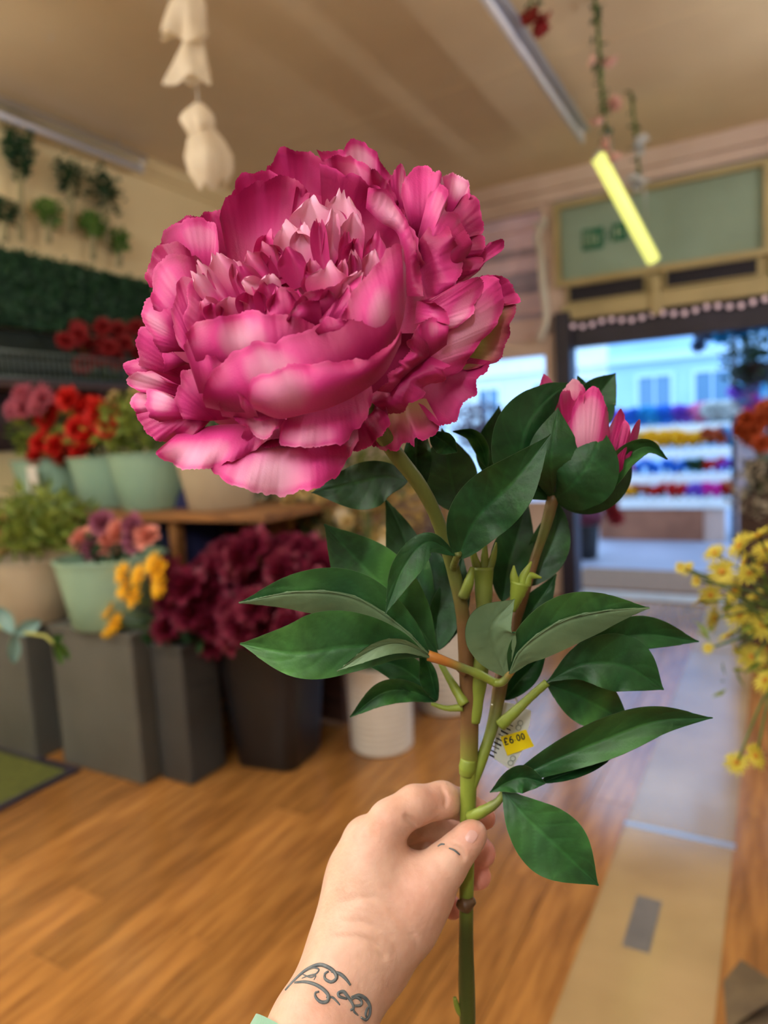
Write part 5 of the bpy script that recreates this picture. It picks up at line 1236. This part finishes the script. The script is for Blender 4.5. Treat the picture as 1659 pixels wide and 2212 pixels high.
# ------------------------------------------------------------------ the hand: one continuous surface grown from a distance field
def sd_cone(Pg, a, b, ra, rb):
    ab = b - a; t = np.clip(((Pg - a) @ ab) / (ab @ ab), 0, 1)
    return np.linalg.norm(Pg - a - t[..., None] * ab, axis=-1) - (ra + (rb - ra) * t)
def smin(a, b, k):
    h = np.clip(0.5 + 0.5 * (b - a) / k, 0, 1)
    return b * (1 - h) + a * h - k * h * (1 - h)
def J(px, py, d, r): return (U(px, py, d), r * d / F)
def chain(Pg, js, k):
    D = None
    for (a, ra), (b, rb) in zip(js[:-1], js[1:]):
        q = sd_cone(Pg, a, b, ra, rb)
        D = q if D is None else smin(D, q, k)
    return D
arm = [J(612, 2430, .36, 132), J(690, 2235, .386, 106), J(748, 2110, .41, 94), J(778, 2040, .418, 90)]
palm = [[J(780, 2040, .42, 86), J(800, 1900, .43, 72), J(842, 1772, .43, 38)],
        [J(776, 2040, .428, 82), J(785, 1900, .438, 66), J(788, 1812, .438, 40)],
        [J(780, 2040, .435, 80), J(782, 1920, .452, 58), J(795, 1850, .455, 40)],
        [J(790, 2040, .44, 82), J(800, 1930, .462, 52), J(815, 1885, .465, 36)],
        [J(800, 2030, .425, 92), J(870, 1960, .428, 78), J(905, 1925, .43, 66)]]
thumb = [J(870, 1975, .425, 80), J(922, 1915, .424, 58), J(962, 1868, .425, 46), J(990, 1836, .4265, 37), J(1016, 1808, .4285, 32), J(1024, 1800, .429, 27)]
index = [J(842, 1772, .43, 41), J(895, 1740, .436, 41), J(955, 1728, .446, 37), J(1000, 1738, .462, 32), J(1032, 1758, .466, 28), J(1048, 1768, .464, 23)]
middle = [J(790, 1815, .44, 42), J(860, 1785, .46, 38), J(930, 1775, .474, 34), J(990, 1808, .477, 31), J(1025, 1832, .472, 31), J(1042, 1843, .468, 29)]
ringf = [J(800, 1855, .455, 40), J(870, 1835, .475, 36), J(935, 1840, .484, 32), J(985, 1868, .482, 30), J(1018, 1888, .475, 29), J(1034, 1893, .471, 27)]
pinky = [J(815, 1890, .465, 36), J(870, 1900, .482, 32), J(920, 1920, .488, 28), J(955, 1945, .484, 26), J(978, 1962, .477, 23)]
allj = np.array([j[0] for c in [arm, thumb, index, middle, ringf, pinky] + palm for j in c])
lo = allj.min(0) - 0.05; hi = allj.max(0) + 0.05
h_ = 0.0016
ax = [np.arange(lo[i], hi[i], h_) for i in range(3)]
Pg = np.stack(np.meshgrid(*ax, indexing='ij'), -1).astype(np.float32)
D = chain(Pg, arm, 0.01)
for c in palm: D = smin(D, chain(Pg, c, 0.012), 0.016)
for c, k in ((pinky, .006), (ringf, .006), (middle, .006), (index, .007), (thumb, .009)):
    D = smin(D, chain(Pg, c, 0.004), k)
# knuckle and wrist relief
for (px, py, d, r) in ():
    a, ra = J(px, py, d + 0.006, r); D = smin(D, np.linalg.norm(Pg - a, axis=-1) - ra * 0.8, 0.008)

def surface_nets(D, org, h):
    S = D < 0
    nx, ny, nz = D.shape
    acc = np.zeros((nx - 1, ny - 1, nz - 1, 3)); cnt = np.zeros((nx - 1, ny - 1, nz - 1))
    off = [(i, j, k) for i in (0, 1) for j in (0, 1) for k in (0, 1)]
    sl = lambda o: tuple(slice(o[i], D.shape[i] - 1 + o[i]) for i in range(3))
    inside = sum(S[sl(o)].astype(int) for o in off)
    cell = (inside > 0) & (inside < 8)
    idx = np.argwhere(cell)
    P = np.zeros((len(idx), 3)); n = np.zeros(len(idx))
    for a in off:
        for b in off:
            if sum(abs(p - q) for p, q in zip(a, b)) == 1 and a < b:
                da = D[tuple((idx + a).T)]; db = D[tuple((idx + b).T)]
                m = (da < 0) != (db < 0)
                t = np.where(m, da / np.where(m, da - db, 1), 0)
                P += np.where(m[:, None], np.array(a) + t[:, None] * (np.array(b) - np.array(a)), 0); n += m
    V = org + (idx + P / n[:, None]) * h
    ids = -np.ones(cell.shape, int); ids[cell] = np.arange(len(idx))
    Fc = []
    for axis in range(3):
        e = [0, 0, 0]; e[axis] = 1
        A = S[tuple(slice(1, D.shape[i] - 1) if i != axis else slice(0, D.shape[i] - 1) for i in range(3))]
        B = S[tuple(slice(1, D.shape[i] - 1) if i != axis else slice(1, D.shape[i]) for i in range(3))]
        o1, o2 = [i for i in range(3) if i != axis]
        q = np.argwhere(A != B)
        for w in q:
            p = w.copy(); p[o1] += 1; p[o2] += 1
            c = []
            for (d1, d2) in ((1, 1), (0, 1), (0, 0), (1, 0)):
                s = p.copy(); s[o1] -= d1; s[o2] -= d2; c.append(ids[tuple(s)])
            ins = A[tuple(w)]
            if (axis == 1) ^ bool(ins): c = c[::-1]
            Fc.append(c)
    return V, Fc
HV, HF = surface_nets(D, lo, h_)
# relax twice so the surface is even
nb = [set() for _ in HV]
for q in HF:
    for i in range(4): nb[q[i]].add(q[(i + 1) % 4]); nb[q[(i + 1) % 4]].add(q[i])
src = np.concatenate([[i] * len(s) for i, s in enumerate(nb)]); dst = np.concatenate([list(s) for s in nb]).astype(int)
deg = np.bincount(src, minlength=len(HV))[:, None]
for _ in range(3):
    av = np.zeros_like(HV); np.add.at(av, src, HV[dst]); HV = HV * 0.5 + 0.5 * av / deg
bv0 = BVHTree.FromPolygons([tuple(p) for p in HV], [tuple(q) for q in HF])
for amp, wd, line in ((.0007, .0017, [(540, 800), (640, 775), (730, 780), (800, 820), (850, 880), (900, 930), (950, 1000), (975, 1080)]), (.0007, .0016, [(480, 1010), (570, 1000), (660, 1012), (730, 1050), (780, 1120)]),
                      (.0005, .0016, [(530, 910), (640, 915), (740, 950), (820, 1020), (860, 1090)]), (.0007, .0016, [(1110, 455), (1160, 470), (1210, 500), (1235, 545)]), (.0008, .0018, [(900, 300), (950, 350), (990, 410)]), (.0006, .0016, [(1100, 130), (1130, 190), (1130, 240)])):
    for x, y in spline([(540 + a * .3737, 1650 + b * .3737) for a, b in line], 60):     # skin folds at wrist, thumb and finger
        d = ray(x, y); d = d / np.linalg.norm(d)
        loc, nor, _i, _d = bv0.ray_cast(Vector(EYE), Vector(d))
        if loc is None: continue
        w_ = np.exp(-np.sum((HV - np.array(loc)) ** 2, 1) / wd ** 2)
        HV = HV + d * (amp * .35 * w_)[:, None]
SK = np.array(lin(214, 174, 150)); RED = np.array(lin(218, 138, 122)); SKD = np.array(lin(214, 160, 128))
HC_ = np.tile(SK, (len(HV), 1))
for (px, py, d, r, a) in ((838, 1750, .41, 60, .3), (778, 1795, .42, 50, .25), (950, 1716, .43, 45, .4), (1048, 1768, .464, 50, .9), (1042, 1843, .468, 60, .9), (1034, 1893, .471, 55, .9), (978, 1962, .477, 60, .9), (1020, 1800, .42, 40, .45), (900, 1930, .41, 70, .25), (700, 2170, .37, 90, .2)):
    q = np.exp(-np.sum((HV - U(px, py, d)) ** 2, 1) / (r * d / F) ** 2) * a
    HC_ = HC_ * (1 - q[:, None]) + RED * q[:, None]
m_skin = mat('skin', (1, 1, 1), 0.48, lin(244, 238, 234), 90, attr='Col', bump=0.22, bscale=420, sss=0.25, spec=0.4)
person = part('person', HV, HF, m_skin, colors=HC_)
tag(person, 'bare hand and tattooed forearm gripping the peony stem, mint sleeve at the edge', 'person')
bvh = BVHTree.FromPolygons([tuple(p) for p in HV], [tuple(q) for q in HF])
def hit(px, py, lift):
    d = ray(px, py); d = d / np.linalg.norm(d)
    loc, nor, i, dist = bvh.ray_cast(Vector(EYE), Vector(d))
    if loc is None: return None
    n = np.array(nor);
    if n @ d > 0: n = -n
    return np.array(loc) + n * lift
# the scroll tattoo, laid on the skin
m_tat = mat('tattoo_ink', lin(78, 86, 88), 0.55, lin(104, 108, 106), 300)
def tattoo(pts, w=2.0, n=40):
    P = spline(np.array([(540 + a * 0.3737, 1650 + b * 0.3737) for a, b in pts]), n)
    Q = [hit(x, y, 0.00005) for x, y in P]; Q = [q for q in Q if q is not None]
    if len(Q) < 3: return
    v, f = tube(Q, [1.25 * w * 0.39 / F * (0.35 + 0.65 * math.sin(math.pi * (0.12 + 0.8 * i / len(Q)))) for i in range(len(Q))], 6)
    part('tattoo', v, f, m_tat, person)
tattoo([(205, 1310), (260, 1250), (330, 1190), (400, 1162), (450, 1175), (490, 1205), (500, 1240), (470, 1262), (435, 1245), (432, 1215), (455, 1200)], 3.4)
tattoo([(470, 1200), (520, 1215), (555, 1245), (580, 1280)], 3.0)
tattoo([(260, 1265), (320, 1262), (380, 1278), (430, 1310), (455, 1345), (445, 1375), (410, 1378), (380, 1350), (378, 1325), (400, 1318)], 3.2)
tattoo([(440, 1350), (475, 1350), (500, 1372), (520, 1395)], 1.8)
tattoo([(330, 1195), (370, 1180), (398, 1190), (380, 1215), (340, 1225), (300, 1240)], 1.6)
tattoo([(300, 1215), (350, 1235), (380, 1225), (370, 1250)], 1.4)
tattoo([(560, 1360), (515, 1345), (512, 1325), (540, 1318), (560, 1340), (585, 1375), (600, 1410), (580, 1425)], 3.0)
tattoo([(590, 1400), (640, 1395), (640, 1365), (610, 1350), (585, 1365)], 2.6)
tattoo([(585, 1350), (630, 1338), (670, 1360), (692, 1400), (690, 1450), (670, 1480), (640, 1465)], 3.2)
tattoo([(690, 1400), (675, 1420), (668, 1450), (680, 1470)], 2.6)
tattoo([(600, 1400), (600, 1430), (625, 1455)], 2.0)
tattoo([(1085, 478), (1105, 466), (1125, 466)], 2.0, 10)
tattoo([(1150, 488), (1180, 500), (1212, 526)], 2.0, 10)
# thumb nail
m_nail = mat('thumb_nail', lin(206, 158, 146), 0.3, spec=0.5)
gx = []
for j in range(9):
    for i in range(7):
        s, t = (i / 6 - 0.5) * 2, j / 8
        wn = 11 * math.sqrt(max(0.08, 1 - (2 * t - 1) ** 4))
        c = np.array([1010, 1818]) + np.array([16, -22]) * t + np.array([0.8, 0.58]) * s * wn
        q = hit(c[0], c[1], 0.0004); gx.append(q if q is not None else U(c[0], c[1], .42))
part('fingernail', gx, gridfaces(7, 9), m_nail, person)
# mint cuff round the forearm
a0, r0 = J(600, 2420, .363, 160); a1, r1 = J(668, 2262, .384, 126)
m_slv = mat('mint_sleeve', lin(150, 196, 168), 0.8, lin(136, 182, 154), 40, bump=0.3, bscale=200, sheen=0.2)
dd = (a1 - a0); q0 = a0 - dd * 1.6
cuff = [q0, a0 - dd * 0.8, a0, a0 + dd * 0.5, a1, a1 + dd * 0.03, a1, a0 + dd * 0.5]
v, f = tube(cuff, [r0 * 1.05, r0 * 1.03, r0, (r0 + r1) / 2, r1 + 0.002, r1, r1 - 0.003, (r0 + r1) / 2 - 0.004], 40, caps=False)
part('sleeve', v, f, m_slv, person)

# ------------------------------------------------------------------ labels: look-alikes are told apart by row and place from the left
ORD = ['leftmost', 'second from left', 'third from left', 'fourth from left', 'fifth from left', 'sixth from left', 'seventh from left', 'eighth from left', 'ninth from left', 'tenth from left', 'eleventh from left', 'twelfth from left']
def screen(o):
    ch = [c for c in o.children if c.name.split('.')[0] in ('bloom', 'seed_head')]
    if not ch: return None
    c = ch[0]
    p = np.array(o.location) + np.array(c.location)
    if c.name.startswith('seed_head'): p = np.array(o.location) + np.mean([v.co for v in c.data.vertices], axis=0)
    q = p - EYE; z = q @ FW
    return (W / 2 + F * (q @ RT) / z, H / 2 - F * (q @ UP) / z)
byl = {}
for o in list(scene.objects):
    if o.parent is None and 'label' in o and 'group' in o:
        byl.setdefault(o['label'], []).append(o)
SHORT = {'burgundy flowers in the black bucket': ('burgundy bloom', 'above the black bucket'), 'crimson flowers on the wall shelf': ('crimson flower', 'under the hedge panel'),
         'scarlet flowers on the shelf': ('scarlet bloom', 'above the mint buckets'), 'rust orange flowers by the door': ('rust orange bloom', 'at the right edge'),
         'dried flowers in the white buckets': ('straw dried flower', 'behind the upper left leaves'), 'golden flowers before the plinth': ('golden daisy-like flower', 'beside the burgundy blooms'),
         'cyan flowers on the hanging basket': ('pale cyan flower', 'on the hanging basket')}
ROWS = [['only'], ['upper', 'lower'], ['top', 'middle', 'bottom'], ['top', 'upper middle', 'lower middle', 'bottom'], ['top', 'second', 'middle', 'fourth', 'bottom'], ['top', 'second', 'third', 'fourth', 'fifth', 'bottom']]
for lab, os_ in byl.items():
    if len(os_) < 2: continue
    g = os_[0]['group']
    sc = [(o, screen(o)) for o in os_]
    if any(s is None for _, s in sc): continue
    kind, where = SHORT.get(g, (None, None))
    nrow = max(1, math.ceil(len(sc) / 11))
    sc.sort(key=lambda a: a[1][1])
    per = math.ceil(len(sc) / nrow)
    for r in range(nrow):
        row = sorted(sc[r * per:(r + 1) * per], key=lambda a: a[1][0])
        for k, (o, s) in enumerate(row):
            if kind is None:
                o['label'] = ORD[k] + ' ' + lab if nrow == 1 else lab
            elif nrow == 1:
                o['label'] = '%s %s, %s' % (kind, where, ORD[k])
            else:
                o['label'] = '%s %s, %s in the %s row' % (kind, where, ORD[k], ROWS[nrow - 1][r])
